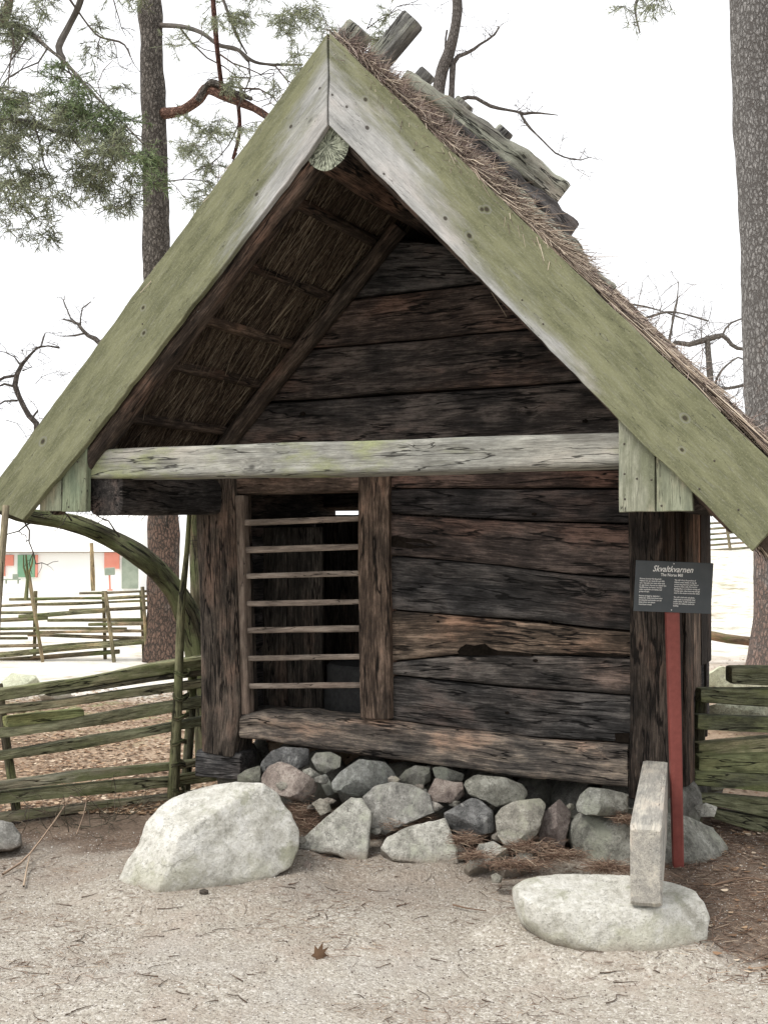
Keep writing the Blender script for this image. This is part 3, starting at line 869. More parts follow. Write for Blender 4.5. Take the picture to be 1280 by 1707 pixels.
prism('barge_board', Rp, 0, .034, M['boardR'], mill, gdir=(1, -SL), org=(0, AZ), seed=1, bev=.003, wav=.0035)
prism('barge_board', Lp, 0, .034, M['boardL'], mill, gdir=(-1, -SL), org=(0, AZ), seed=2, bev=.003, wav=.0045)

def nail(px, py, o, r=.006):
    r *= .72
    q = hp(px, py, o)
    V, Fc = [], []
    for k in range(8):
        a = k * math.pi / 4
        V.append((q.x + r * math.cos(a), o - .0015, q.z + r * math.sin(a)))
        V.append((q.x + r * 1.1 * math.cos(a), o + .004, q.z + r * 1.1 * math.sin(a)))
    V.append((q.x, o - .003, q.z))
    for k in range(8):
        j = (k + 1) % 8
        Fc += [(16, 2 * k, 2 * j), (2 * k, 2 * k + 1, 2 * j + 1, 2 * j)]
    link_mesh('nail', pymesh('nail', V, Fc), M['iron'], mill, False)
for a in [(1165, 815), (1120, 612), (1085, 800), (905, 540), (870, 500), (238, 540), (150, 700), (330, 520), (430, 300), (1040, 850 - 60), (1230, 850), (1190, 768), (690, 250)]:
    nail(a[0], a[1], 0, .0055)

# knee boards behind the barge boards
def kneepoly(pts): return [P2(hp(a, b, .034)) for a, b in pts]
kl = prism('knee_board', kneepoly([(104, 760), (145, 700), (143, 853), (103, 853)]), .036, .075, M['knee'], mill, gdir=(0, 1), seed=3, color=(.85, .95, .75))
prism('knee_board', kneepoly([(66, 800), (101.5, 758), (101.5, 852), (66, 852)]), .036, .07, M['knee'], mill, gdir=(0, 1), seed=4, color=(.9, .95, .8))
prism('knee_board', kneepoly([(1030, 650), (1090, 720), (1091, 853), (1031, 854)]), .036, .07, M['knee'], mill, gdir=(0, 1), seed=5, color=(1.1, 1.1, 1.0))
prism('knee_board', kneepoly([(1093, 730), (1154, 780), (1154, 852), (1093, 853)]), .036, .068, M['knee'], mill, gdir=(0, 1), seed=6, color=(1.05, 1.1, .95))
for a in [(1061, 798), (1041, 832), (1102, 843), (1040, 740), (115, 845), (130, 770)]: nail(a[0], a[1], .036, .006)

# log laid between two picture polylines on the plane o0
def logbar(name, top, bot, o0, o1, mat, color=None, gap=.0015, seed=0, K=56, amp=.0045, r=.02, step=.03, label=None, freq=22):
    def f(poly, s_):
        q = [hp(a, b, o0) for a, b in poly]
        if s_ <= q[0].x: return q[0].z
        for a, b in zip(q, q[1:]):
            if s_ <= b.x: return a.z + (b.z - a.z) * (s_ - a.x) / (b.x - a.x)
        return q[-1].z
    s0 = min(hp(*top[0], o0).x, hp(*bot[0], o0).x)
    s1 = max(hp(*top[-1], o0).x, hp(*bot[-1], o0).x)
    n = max(2, int((s1 - s0) / .03))
    pts, hh = [], []
    for i in range(n + 1):
        s_ = s0 + (s1 - s0) * i / n
        a, b = f(top, s_) - gap, f(bot, s_) + gap
        pts.append(Vector((s_, (o0 + o1) / 2, (a + b) / 2)))
        hh.append(max(.004, (a - b) / 2))
    o = sweep(name, pts, (o1 - o0) / 2, hh, mat, mill, color, r=r, K=K, step=step, amp=amp, seed=seed, freq=freq, angle=45)
    if label: o['label'] = label
    return o

WO = 1.054
# tie beam
logbar('tie_beam', [(118, 754), (150, 750), (250, 745), (350, 741), (600, 734), (700, 731), (860, 724), (1028, 720), (1075, 718)],
       [(118, 796), (160, 798), (300, 797), (400, 794), (600, 791), (800, 786), (1028, 778), (1075, 777)], .078, .26, M['grey'], seed=20, r=.022, amp=.006)
# plates that carry it, running front to back
for (sc0, zc, nm_) in ((-1.285, 1.755, 0), (1.42, 1.745, 1)):
    sweep('wall_plate', [(sc0, .10, zc - .005), (sc0, 1.0, zc + .005), (sc0, 2.4, zc)], [.10, .10, .10], [.108, .10, .10], M['log'], mill, (.8, .78, .78), r=.05, K=28, seed=31 + nm_, amp=.006)

# gable and wall logs, seams traced
L_ = [
 # top, bottom, tint, seed
 ([(560, 395), (640, 398), (760, 410), (860, 420)], [(560, 500), (605, 494), (720, 480), (800, 470), (860, 462)], (.8, .8, .82), 1),
 ([(500, 506), (605, 497), (720, 483), (800, 473), (920, 460)], [(480, 582), (530, 579), (640, 569), (705, 564), (780, 555), (930, 543)], (1.3, 1.05, .94), 2),
 ([(440, 587), (530, 582), (640, 572), (705, 567), (780, 558), (1000, 540)], [(420, 670), (470, 667), (560, 662), (640, 656), (760, 648), (1030, 630)], (.95, .85, .8), 3),
 ([(395, 675), (470, 670), (560, 665), (640, 659), (760, 651), (1060, 632)], [(380, 745), (600, 742), (800, 735), (1070, 728)], (1.0, .92, .88), 4),
 ([(380, 748), (600, 745), (800, 738), (1060, 732)], [(380, 790), (600, 790), (800, 788), (1060, 780)], (.6, .6, .6), 5),
]
for t_, b_, c_, sd in L_:
    logbar('wall_log', t_, b_, WO, WO + .16, M['log'], c_, seed=sd, amp=.0045, r=.02, gap=.0008)
R_ = [
 ([(640, 790), (1060, 783)], [(640, 814), (800, 813), (1060, 813)], (1.25, .95, .85), 6),
 ([(640, 816), (800, 815), (1060, 815)], [(640, 855), (760, 861), (890, 868), (1060, 873)], (.62, .6, .62), 7),
 ([(640, 858), (760, 864), (890, 871), (1060, 876)], [(640, 924), (725, 931), (840, 942), (955, 957), (1060, 964)], (1.0, .85, .8), 8),
 ([(640, 926), (725, 933), (840, 944), (955, 959), (1060, 966)], [(640, 1014), (700, 1020), (800, 1028), (890, 1034), (990, 1046), (1060, 1052)], (.72, .72, .73), 9),
 ([(640, 1017), (700, 1022), (800, 1031), (905, 1040), (990, 1050), (1060, 1055)], [(640, 1104), (700, 1098), (755, 1092), (824, 1090), (890, 1091), (970, 1092), (1060, 1094)], (2.1, 1.72, 1.38), 10),
 ([(640, 1106), (700, 1100), (755, 1094), (824, 1092), (890, 1093), (970, 1095), (1060, 1096)], [(640, 1123), (740, 1133), (840, 1144), (990, 1154), (1060, 1159)], (1.35, 1.32, 1.28), 11),
 ([(640, 1126), (740, 1136), (840, 1147), (990, 1157), (1060, 1162)], [(640, 1199), (780, 1217), (890, 1229), (1020, 1237), (1060, 1239)], (.95, .95, .95), 12),
]
for t_, b_, c_, sd in R_:
    o = logbar('wall_log', t_, b_, WO, WO + .15, M['log'], c_, seed=sd, amp=.0042, r=.014, gap=.0006)
    if sd == 10: o['label'] = 'lighter brown wall log with chipped lower edge'
logbar('wall_log', [(380, 793), (500, 792), (620, 792)], [(380, 824), (480, 824), (540, 821), (620, 821)], WO - .01, WO + .14, M['brown'], (1.15, .98, .9), seed=13, label='reddish brown lintel over the barred opening')
# sill
logbar('sill_log', [(397, 1193), (430, 1187), (470, 1190), (500, 1187), (520, 1193), (600, 1198), (648, 1203), (780, 1220), (890, 1232), (1020, 1241), (1047, 1242)],
       [(397, 1232), (440, 1236), (470, 1243), (520, 1250), (580, 1259), (640, 1266), (700, 1272), (780, 1283), (850, 1296), (960, 1308), (1047, 1318)], WO - .03, WO + .2, M['sill'], (1, 1, 1), seed=14, amp=.010, r=.035, freq=30)

def post(name, l, r_, o0, o1, mat, color=None, seed=0, rr=.02, amp=.006, K=24, label=None):
    """upright: l, r_ = picture polylines (top to bottom) of its left and right edge on plane o0"""
    A = [hp(a, b, o0) for a, b in l]
    B = [hp(a, b, o0) for a, b in r_]
    pts, hw = [], []
    for a, b in zip(A, B):
        pts.append(Vector(((a.x + b.x) / 2, (o0 + o1) / 2, (a.z + b.z) / 2)))
        hw.append((b.x - a.x) / 2)
    o = sweep(name, pts, hw, (o1 - o0) / 2, mat, mill, color, up=(0, 1, 0), r=rr, K=K, step=.04, amp=amp, seed=seed, freq=24, angle=45)
    if label: o['label'] = label
    return o
post('corner_post', [(324, 780), (327, 900), (332, 1050), (334, 1180), (335, 1258)], [(386, 780), (389, 900), (394, 1050), (398, 1190), (385, 1260)], WO - .06, WO + .16, M['brown'], (.76, .75, .73), seed=21, amp=.005)
post('door_frame', [(388, 826), (392, 950), (396, 1100), (398, 1192)], [(404, 826), (407, 950), (411, 1100), (414, 1190)], WO - .025, WO + .05, M['tbar'], (.75, .7, .66), seed=22, rr=.008, amp=.003)
post('door_frame', [(595, 790), (596, 950), (598, 1100), (600, 1198)], [(647, 790), (646, 950), (648, 1100), (650, 1200)], WO - .05, WO + .06, M['brown'], (1.15, 1.0, .9), seed=23, rr=.012, amp=.004)
post('corner_post', [(1044, 790), (1045, 1000), (1047, 1200), (1046, 1337)], [(1110, 790), (1112, 1000), (1112, 1200), (1108, 1333)], WO - .05, WO + .16, M['brown'], (.45, .43, .42), seed=24, amp=.005)
# bars
for i, (a, b) in enumerate([(871.6, 865), (916.8, 911.5), (960.6, 955.8), (1006.5, 1003.6), (1051.4, 1048), (1098, 1095), (1143.9, 1142.6)]):
    t_ = 5.2 + .5 * math.sin(i * 2.1)
    logbar('bar', [(403 + i * 1.4, a - t_), (480, (a * .6 + b * .4) - t_), (540, (a * .3 + b * .7) - t_ - .5), (604, b - t_)],
           [(403 + i * 1.4, a + t_), (480, (a * .6 + b * .4) + t_), (540, (a * .3 + b * .7) + t_), (604, b + t_ - .5)], WO - .005, WO + .02, M['tbar'], (1, .98, .95), seed=40 + i, amp=.0022, K=12, r=.006)

# right side wall seen edge-on past the corner post
def sidewall(o0, o1, z0, z1, th=.05, color=None, mat='brown', rough=.004, name='side_board', seed=0, s_=1.27):
    return sweep(name, [(s_ - th / 2, (o0 + o1) / 2, z0), (s_ - th / 2, (o0 + o1) / 2, (z0 + z1) / 2), (s_ - th / 2, (o0 + o1) / 2, z1)], th / 2, (o1 - o0) / 2, M[mat], mill, color,
                 up=(0, 1, 0), r=.008, K=14, amp=rough, seed=seed)
sidewall(1.25, 1.42, .38, 1.66, .04, (.35, .33, .33), seed=50, name='side_board')
sidewall(1.43, 1.62, .28, 1.7, .14, (.6, .56, .53), name='corner_post', seed=51, s_=1.29)
sidewall(1.64, 1.93, .72, 1.70, .04, (1.9, 1.7, 1.55), seed=52)
sidewall(1.945, 2.27, .84, 1.72, .045, (.4, .38, .38), seed=53, rough=.009)
# left side wall, back wall, floor: closed dark interior
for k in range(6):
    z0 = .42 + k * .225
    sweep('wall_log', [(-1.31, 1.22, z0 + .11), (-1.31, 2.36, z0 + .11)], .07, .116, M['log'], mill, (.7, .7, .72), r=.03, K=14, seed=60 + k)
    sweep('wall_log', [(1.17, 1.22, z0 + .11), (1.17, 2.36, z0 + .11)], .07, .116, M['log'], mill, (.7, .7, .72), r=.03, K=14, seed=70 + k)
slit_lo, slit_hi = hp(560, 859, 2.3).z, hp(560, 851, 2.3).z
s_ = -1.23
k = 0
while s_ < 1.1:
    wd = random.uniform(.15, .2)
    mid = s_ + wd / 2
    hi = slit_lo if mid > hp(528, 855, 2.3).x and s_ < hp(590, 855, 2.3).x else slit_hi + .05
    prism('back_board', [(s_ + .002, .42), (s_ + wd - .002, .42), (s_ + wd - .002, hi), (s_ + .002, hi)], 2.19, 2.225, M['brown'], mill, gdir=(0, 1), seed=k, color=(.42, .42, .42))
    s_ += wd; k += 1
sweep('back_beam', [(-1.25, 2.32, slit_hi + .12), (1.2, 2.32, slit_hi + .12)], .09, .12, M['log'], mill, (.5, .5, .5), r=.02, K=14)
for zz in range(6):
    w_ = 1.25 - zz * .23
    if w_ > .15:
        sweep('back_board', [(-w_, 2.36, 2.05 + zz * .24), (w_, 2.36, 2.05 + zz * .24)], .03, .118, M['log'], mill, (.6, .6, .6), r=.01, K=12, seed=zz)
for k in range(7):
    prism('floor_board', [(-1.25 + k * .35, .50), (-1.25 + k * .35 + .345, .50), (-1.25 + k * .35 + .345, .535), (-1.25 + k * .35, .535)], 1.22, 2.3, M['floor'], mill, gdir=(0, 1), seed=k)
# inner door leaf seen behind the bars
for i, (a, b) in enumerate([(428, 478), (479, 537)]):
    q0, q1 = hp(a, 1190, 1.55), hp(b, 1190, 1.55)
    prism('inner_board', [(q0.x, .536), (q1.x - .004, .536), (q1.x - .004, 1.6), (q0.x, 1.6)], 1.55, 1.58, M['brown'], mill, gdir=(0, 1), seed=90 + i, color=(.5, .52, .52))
# millstone on the floor inside
def disc(name, c, r, h, mat, parent, K=40):
    V = [(c[0] + r * q * math.cos(2 * math.pi * k / K), c[1] + r * q * math.sin(2 * math.pi * k / K), c[2] + zz) for zz, q in ((0, 1), (h * .88, 1), (h, .95)) for k in range(K)]
    Fc = [(j * K + k, j * K + (k + 1) % K, (j + 1) * K + (k + 1) % K, (j + 1) * K + k) for j in range(2) for k in range(K)] + [tuple(range(2 * K, 3 * K))]
    return link_mesh(name, pymesh(name, V, Fc), mat, parent)
qm = hp(640, 1120, 1.8)
disc('millstone', (qm.x, 1.8, .536), .36, .14, M['mill'], mill)
disc('millstone', (qm.x, 1.8, .678), .34, .12, M['mill'], mill)

# rafters
def rafter(name, o0, o1, top, w, sgn, color, seed, s_end=1.62, mat='brown', s0=.02):
    zt = lambda s: AZ - top - SL * s
    c = w / 2 / math.cos(math.atan(SL))
    pts = [(sgn * s0, (o0 + o1) / 2, zt(s0) - c), (sgn * s_end * .5, (o0 + o1) / 2, zt(s_end * .5) - c + .006), (sgn * s_end, (o0 + o1) / 2, zt(s_end) - c)]
    return sweep(name, pts, (o1 - o0) / 2, w / 2, M[mat], mill, color, up=(0, 0, 1), r=.025, K=20, step=.06, amp=.005, seed=seed)
for sg in (-1, 1):
    rafter('rafter', .045, .15, .385 if sg < 0 else .342, .075, sg, (.62, .56, .53), 101 + sg, s_end=1.60 if sg < 0 else 1.74)
    rafter('rafter', .96, 1.05, .455, .08, sg, (.72, .66, .62), 111 + sg, s_end=1.5, s0=.1)
    rafter('rafter', 2.2, 2.29, .455, .08, sg, (.6, .6, .6), 121 + sg, s_end=1.5)
for sg in (-1, 1):
    for i, s0 in enumerate((.26, .535, .755, .965, 1.19, 1.42)):
        zz = AZ - .405 - SL * s0 + (.01 if i % 2 else -.006)
        sweep('roof_batten', [(sg * s0, .155, zz), (sg * s0 + .01, 1.2, zz + .01), (sg * s0, 2.55, zz)], .032, .026, M['brown'], mill,
              ((1.1, .95, .85) if i == 2 else (.62, .56, .52)), up=(0, 0, 1), r=.02, K=12, step=.08, amp=.004, seed=130 + i)
# ridge pole
rc = hp(546, 243, .04)
rr_ = (hp(583, 243, .04).x - hp(509, 243, .04).x) / 2
sweep('ridge_pole', [(rc.x, .042, rc.z), (rc.x + .005, 1.2, rc.z - .01), (rc.x, 2.6, rc.z)], [rr_ * 1.0] * 3, [rr_ * 1.02] * 3, M['brown'], mill, (.7, .62, .58), r=None, K=30, seed=140, amp=.005)
V, G, Fc = [(rc.x, .036, rc.z)], [(0, 0, 0)], []
for j, q in enumerate((.33, .66, .97)):
    for k in range(36):
        a = 2 * math.pi * k / 36
        rr2 = rr_ * q * (1 + .025 * math.sin(3 * a + 1) + .015 * math.sin(7 * a))
        V.append((rc.x + rr2 * math.cos(a), .037 + .002 * q, rc.z + rr2 * math.sin(a) * 1.02))
        G.append((0, rr2 * math.cos(a), rr2 * math.sin(a)))
for k in range(36):
    Fc.append((0, 1 + k, 1 + (k + 1) % 36))
    for j in range(2):
        Fc.append((1 + j * 36 + k, 1 + (j + 1) * 36 + k, 1 + (j + 1) * 36 + (k + 1) % 36, 1 + j * 36 + (k + 1) % 36))
link_mesh('log_end', pymesh('log_end', V, Fc, G), M['end'], mill)

# thatch: a thick slab on each slope
def zsurf(s_, o, dz=0.0):
    sag = -.07 * sstep(.15, .9, o) - .02 * math.sin(o * 2.2 + s_ * 2)
    return AZ + dz - SL * abs(s_) + sag
for sg in (-1, 1):
    V, G, Fc = [], [], []
    ss = [i * .06 for i in range(0, 27 if sg < 0 else 32)]
    oo = [.037, .06, .12] + [.2 + i * .09 for i in range(29)]
    for lay in (0, 1):
        for o_ in oo:
            for q in ss:
                n_ = noise.noise(Vector((q * 5, o_ * 5, sg * 3 + lay))) * .02 + noise.noise(Vector((q * 16, o_ * 16, sg))) * .01
                if lay == 0:
                    zz = zsurf(q, o_, -.02) + n_ * (0.3 if o_ < .1 else 1) - (.03 if o_ < .05 else 0)
                else:
                    zz = AZ - .375 - SL * q + n_ * .5
                V.append((sg * q, o_, zz))
                G.append((q, o_, zz))
    ns, no = len(ss), len(oo)
    def ix(l, j, i): return l * ns * no + j * ns + i
    for l in (0, 1):
        for j in range(no - 1):
            for i in range(ns - 1):
                f = (ix(l, j, i), ix(l, j, i + 1), ix(l, j + 1, i + 1), ix(l, j + 1, i))
                Fc.append(f if (l == 0) == (sg > 0) else f[::-1])
    for i in range(ns - 1):
        Fc.append((ix(0, 0, i), ix(1, 0, i), ix(1, 0, i + 1), ix(0, 0, i + 1)))
        Fc.append((ix(0, no - 1, i), ix(0, no - 1, i + 1), ix(1, no - 1, i + 1), ix(1, no - 1, i)))
    for j in range(no - 1):
        Fc.append((ix(0, j, ns - 1), ix(1, j, ns - 1), ix(1, j + 1, ns - 1), ix(0, j + 1, ns - 1)))
    link_mesh('thatch', pymesh('thatch', V, Fc, G), M['thatch'], mill, True, None, 60)

def thatch_strands(name, sg, n, top, smin=0, smax=1.98, omin=.04, omax=2.7, L=(.12, .38), w=.0022, jit=.22, mat='reed', dn=1, lift=0.0, seed=1):
    r = np.random.default_rng(seed)
    q = r.uniform(smin, smax, n)
    o_ = omin + (omax - omin) * r.random(n) ** 1.2
    if top:
        z = np.array([zsurf(a, b) for a, b in zip(q, o_)]) + r.normal(0, .012, n) + lift
    else:
        z = AZ - .372 - SL * q - r.random(n) * .012
    Pn = np.stack([sg * q, o_, z], 1)
    D = np.stack([sg * np.ones(n), r.normal(0, jit, n), np.full(n, -SL) + r.normal(0, jit * .5, n)], 1)
    D *= dn
    Ln = r.uniform(*L, n)
    B = r.normal(0, .012, (n, 3))
    if not top:
        B[:, 2] -= np.abs(r.normal(0, .008, n))
        nr = o_ < .3                     # reeds near the gable stay behind the boards
        D[nr, 1] = np.abs(D[nr, 1]) * .6
        B[nr, 1] = np.abs(B[nr, 1])
    o = strands(name, Pn, D, Ln, r.uniform(.6, 1.3, n) * w, M[mat], mill, B)
    o['kind'] = 'stuff'
    return o
thatch_strands('thatch_reeds', -1, 9000, False, seed=1, smin=.05, smax=1.45, omax=1.3, jit=.3)
thatch_strands('thatch_reeds', 1, 3000, False, seed=2, smin=.05, smax=1.8, omax=1.3, jit=.3)
thatch_strands('thatch_straw', 1, 15000, True, seed=3, smax=1.82, mat='reedtop', L=(.1, .4), jit=.1, w=.003, lift=.012)
thatch_strands('thatch_straw', -1, 5000, True, seed=4, smax=1.42, mat='reedtop', L=(.1, .35), jit=.15, w=.003)
# eave fringe
for sg in (-1, 1):
    thatch_strands('eave_straw', sg, 1800, False, smin=(1.46 if sg < 0 else 1.74), smax=(1.55 if sg < 0 else 1.85), omin=.05, omax=2.6, L=(.04, .1), seed=6 + sg, mat='reedtop', jit=.2)
# needles caught on the right slope near the ridge and along the board
n = 7000
r = np.random.default_rng(9)
q = np.concatenate([np.abs(r.normal(.3, .22, n * 2 // 3)), r.normal(.62, .1, n // 6), r.uniform(.1, 1.8, n - n * 2 // 3 - n // 6)])
o_ = np.abs(r.normal(.1, .12, n)) + .045
z = np.array([zsurf(a, b) for a, b in zip(q, o_)]) + np.abs(r.normal(.012, .018, n)) * (1.4 - q * .4)
D = np.stack([r.normal(.5, .8, n), r.normal(-.1, .7, n), r.normal(-.4, .7, n)], 1)
tag(strands('caught_needles', np.stack([q, o_, z], 1), D, r.uniform(.04, .11, n), r.uniform(.001, .0019, n), M['caught'], mill, r.normal(0, .015, (n, 3))), kind='stuff')

n = 5000
r = np.random.default_rng(19)
q = r.uniform(.12, 1.05, n)
o_ = np.abs(r.normal(.16, .14, n)) + .045
z = np.array([zsurf(a, b) for a, b in zip(q, o_)]) + np.abs(r.normal(.02, .022, n)) * (.5 + noise_arr) if False else np.array([zsurf(a, b) + abs(.03 * (noise.noise(Vector((a * 9, b * 9, 2))) + .5)) for a, b in zip(q, o_)]) + np.abs(r.normal(0, .012, n))
D = np.stack([np.ones(n) * .8 + r.normal(0, .35, n), r.normal(-.15, .4, n), r.normal(-.75, .35, n)], 1)
tag(strands('shaggy_straw', np.stack([q, o_, z], 1), D, r.uniform(.06, .2, n), r.uniform(.0012, .0026, n), M['reedtop'], mill, r.normal(0, .02, (n, 3)) + np.array([0, 0, -.02])), kind='stuff')

# rider logs crossed over the ridge
def sl(s0, o, dz): return Vector((s0, o, AZ + dz - SL * s0 if s0 >= 0 else AZ + dz + SL * s0))
def slx(s0, o, dz): return Vector((s0, o, AZ + dz + SL * s0))        # line of the left slope carried past the ridge
for i, (o0, s_tip, dz, rr3, o1) in enumerate([(.17, .075, .0, .062, .2), (.55, .18, .06, .055, .5), (.85, .13, -.03, .045, .8), (1.4, .12, .02, .05, 1.4), (2.0, .15, .02, .05, 2.0)]):
    sweep('ridge_rider', [slx(-1.0, o1, dz + .02), slx(-.3, o1, dz + .02), slx(s_tip, o0, dz)], [rr3] * 3, [rr3 * .9] * 3, M['rider'], mill, (.8, .8, .8), up=(0, 1, 0), r=.03, K=14, step=.06, amp=.008, seed=150 + i, bev=.012)
for i, (a, b, r0, c_) in enumerate([
    (sl(.02, .78, .10), sl(.70, 1.22, .22), (.048, .074), (1.15, 1.14, 1.05)),
    (sl(.25, .8, .06), sl(.74, 1.25, .08), (.045, .06), (.45, .43, .45)),
    (sl(.3, .7, .0), sl(.80, 1.2, .025), (.04, .05), (.7, .7, .72)),
    (sl(.5, .6, .0), sl(1.08, .74, .0), (.035, .045), (.7, .66, .62))]):
    m_ = a.lerp(b, .5) + Vector((0, 0, .01))
    sweep('ridge_rider', [a, m_, b], [r0[0], (r0[0] + r0[1]) / 2, r0[1]], [r0[0] * .8, (r0[0] + r0[1]) * .43, r0[1] * .84], M['rider'], mill, c_, up=(0, 0, 1), r=.03, K=34, step=.025, amp=.028, freq=14, lf=7, seed=160 + i, bev=.02)

# sawn beam from the corner to the flat boulder (mill coordinates)
def tolocal(p): d = p - ORG; return Vector((d.dot(AX), d.dot(OA), d.z))
b0, b1 = tolocal(Vector((.945, 4.37, .335))), tolocal(Vector((1.285, 5.72, .335)))
bm_ = b0.lerp(b1, .5)
sweep('support_beam', [b0, bm_, b1], .056, [.146, .143, .14], M['beam'], mill, (1.05, 1.03, .98), r=.005, K=40, step=.05, amp=.0012, seed=170, bev=.012, angle=30)
# block under the left post
qa = hp(385, 1275, 1.12)
sweep('footing_block', [(qa.x - .17, 1.1, qa.z + .012), (qa.x + .12, 1.12, qa.z + .012)], .1, .075, M['log'], mill, (1.1, 1.15, 1.2), r=.01, K=18, seed=171)

# peg holes and knots on the wall logs: dark plates paint their inner shade
for a, b, r in [(890, 857, .010), (917, 1036, .009), (892, 1101, .010), (845, 1188, .009), (895, 1251, .009), (730, 1036, .006), (975, 702, .012), (505, 690, .014)]:
    q = hp(a, b, WO)
    V = [(q.x + r * (1.25 + .2 * math.sin(k * 2.3)) * math.cos(k * math.pi / 5), WO - .007, q.z + r * .75 * (1 + .2 * math.cos(k * 3.1)) * math.sin(k * math.pi / 5)) for k in range(10)]
    V += [(v[0], WO + .02, v[2]) for v in V[:10]]
    link_mesh('peg_hole_shade', pymesh('peg_hole_shade', V, [tuple(range(10))] + [(k, 10 + k, 10 + (k + 1) % 10, (k + 1) % 10) for k in range(10)]), M['hole_shade'], mill, False)

def hollow_shade(px, o):
    A = [hp(a, b, o) for a, b in px]
    n = len(A)
    V = [(q.x, o, q.z) for q in A] + [(q.x, o + .03, q.z) for q in A]
    link_mesh('hollow_shade_plate', pymesh('hollow_shade_plate', V, [tuple(range(n))] + [(k, n + k, n + (k + 1) % n, (k + 1) % n) for k in range(n)]), M['hole_shade'], mill, False)
hollow_shade([(647, 895), (662, 893), (680, 897), (700, 898), (718, 903), (728, 911), (720, 914), (700, 913), (684, 915), (665, 912), (647, 911)], WO - .0035)
hollow_shade([(762, 1086), (768, 1079), (776, 1074), (790, 1076), (808, 1073), (816, 1080), (830, 1085), (858, 1086), (886, 1090), (886, 1094), (850, 1092), (815, 1092), (780, 1093), (766, 1092)], WO - .004)
hollow_shade([(950, 1089), (985, 1087), (1030, 1091), (1045, 1092), (1045, 1095), (990, 1094)], WO - .004)
hollow_shade([(1024, 1223), (1048, 1222), (1048, 1238), (1026, 1237)], WO - .0035)

# ------------------------------------------------------------------ sign
sx = at(1123, 1300, 5.42)
sign = empty('information_sign', (sx.x, 5.42, 0))
tag(sign, 'dark grey information sign for the Norse Mill on a red wooden post', 'sign')
pb, pt = at(1130, 1447, 5.45), at(1119, 1000, 5.36)
def loc(v): return Vector(v) - sign.location
w2 = 10.5 / 2000 * 5.4
sweep('post', [loc(pb) - Vector((0, 0, .04)), loc(pb.lerp(pt, .5)), loc(pt)], [w2 * .8, w2 * .95, w2 * 1.05], .022, M['red'], sign, None, up=(0, 1, 0), r=.003, K=16, step=.1, amp=.0006, seed=3, angle=30)
# panel: a frame of its own, slightly turned and leaning back
c00, c10, c11, c01 = at(1055.5, 1018.5, 5.335), at(1184, 1023.5, 5.335), at(1185, 940, 5.315), at(1055, 934, 5.315)
org_p = loc(c00)
ex, ey = (c10 - c00), (c01 - c00)
PW, PH = ex.length, ey.length
ex, ey = ex.normalized(), ey.normalized()
en = ex.cross(ey).normalized()
ey = en.cross(ex)
pm = Matrix.Translation(org_p) @ Matrix((ex, ey, en)).transposed().to_4x4()
def box_mesh(name, x0, x1, y0, y1, z0, z1, mat, parent, mtx):
    bm = bmesh.new()
    bmesh.ops.create_cube(bm, size=1)
    for v in bm.verts: v.co = Vector(((x0 + x1) / 2 + v.co.x * (x1 - x0), (y0 + y1) / 2 + v.co.y * (y1 - y0), (z0 + z1) / 2 + v.co.z * (z1 - z0)))
    bmesh.ops.bevel(bm, geom=bm.edges[:], offset=min(.0012, (z1 - z0) * .3), segments=1, affect='EDGES')
    me = bpy.data.meshes.new(name); bm.to_mesh(me); bm.free()
    o = link_mesh(name, me, mat, parent, False)
    o.matrix_local = mtx
    return o
panel = box_mesh('panel', 0, PW, 0, PH, -.008, 0, M['panel'], sign, pm)
def text(body, x, y, size, name='lettering', shear=0, align='LEFT', off=0.0, sx_=1.0, mat='white'):
    cu = bpy.data.curves.new(name, 'FONT')
    cu.body = body; cu.size = size; cu.shear = shear; cu.align_x = align; cu.offset = off
    cu.fill_mode = 'FRONT'; cu.extrude = .0003
    cu.resolution_u = 2
    tmp = bpy.data.objects.new('tmp', cu)
    COL.objects.link(tmp)
    dg = bpy.context.evaluated_depsgraph_get()
    me = bpy.data.meshes.new_from_object(tmp.evaluated_get(dg))
    bpy.data.objects.remove(tmp)
    me.materials.clear()
    o = link_mesh(name, me, M[mat], panel, False)
    o.location = (x, y, .0006)
    o.scale = (sx_, 1, 1)
    return o
U = PW / 130.0
text('Skvaltkvarnen', 62 * U, (88 - 19.5) * U, 14.5 * U, shear=.35, align='CENTER', off=.0003, sx_=.84)
text('The Norse Mill', 61 * U, (88 - 27) * U, 7.2 * U, align='CENTER', off=.0002, sx_=.84)
LC = ['Kvarnen kommer fr\u00e5n Bosarkull i', 'Halland. Den var i bruk till in p\u00e5 1900-', 'talet. Varje g\u00e5rd som hade vatten hade', 'sin egen kvarn. Kvarnen har st\u00e5ende hjul.', 'Skvaltkvarnar har funnits i Norden', 'sedan medeltiden och maldes med', 'gr\u00f6dan till mj\u00f6l.', '',
      'Kvarnen \u00e4r byggd av ekplankor i', 'skiftesverk. Under kvarnhuset sitter', 'ett vattenhjul med skovlar som vid', 'vatten driver runt stenen', 'i kvarnhuset ovanp\u00e5.']
RC = ['This mill is from the province of', 'Halland, south Sweden. It was the', 'normal thing there for every farm or', 'hamlet to have a mill of its own for', 'grinding flour or to share in strong and', 'running water, when there was enough', 'water in the stream to drive the wheel.', '',
      'The mill is built with oak planks.', 'Underneath is a horizontal water', 'paddle wheel. A shaft connects it', 'to drive the millstone inside the', 'building.']
for i, l in enumerate(LC):
    if l: text(l, 7.5 * U, (88 - 33.5 - i * 3.62) * U, 3.5 * U, sx_=.78, off=.0001)
for i, l in enumerate(RC):
    if l: text(l, 66 * U, (88 - 34 - i * 3.62) * U, 3.5 * U, sx_=.78, off=.0001)
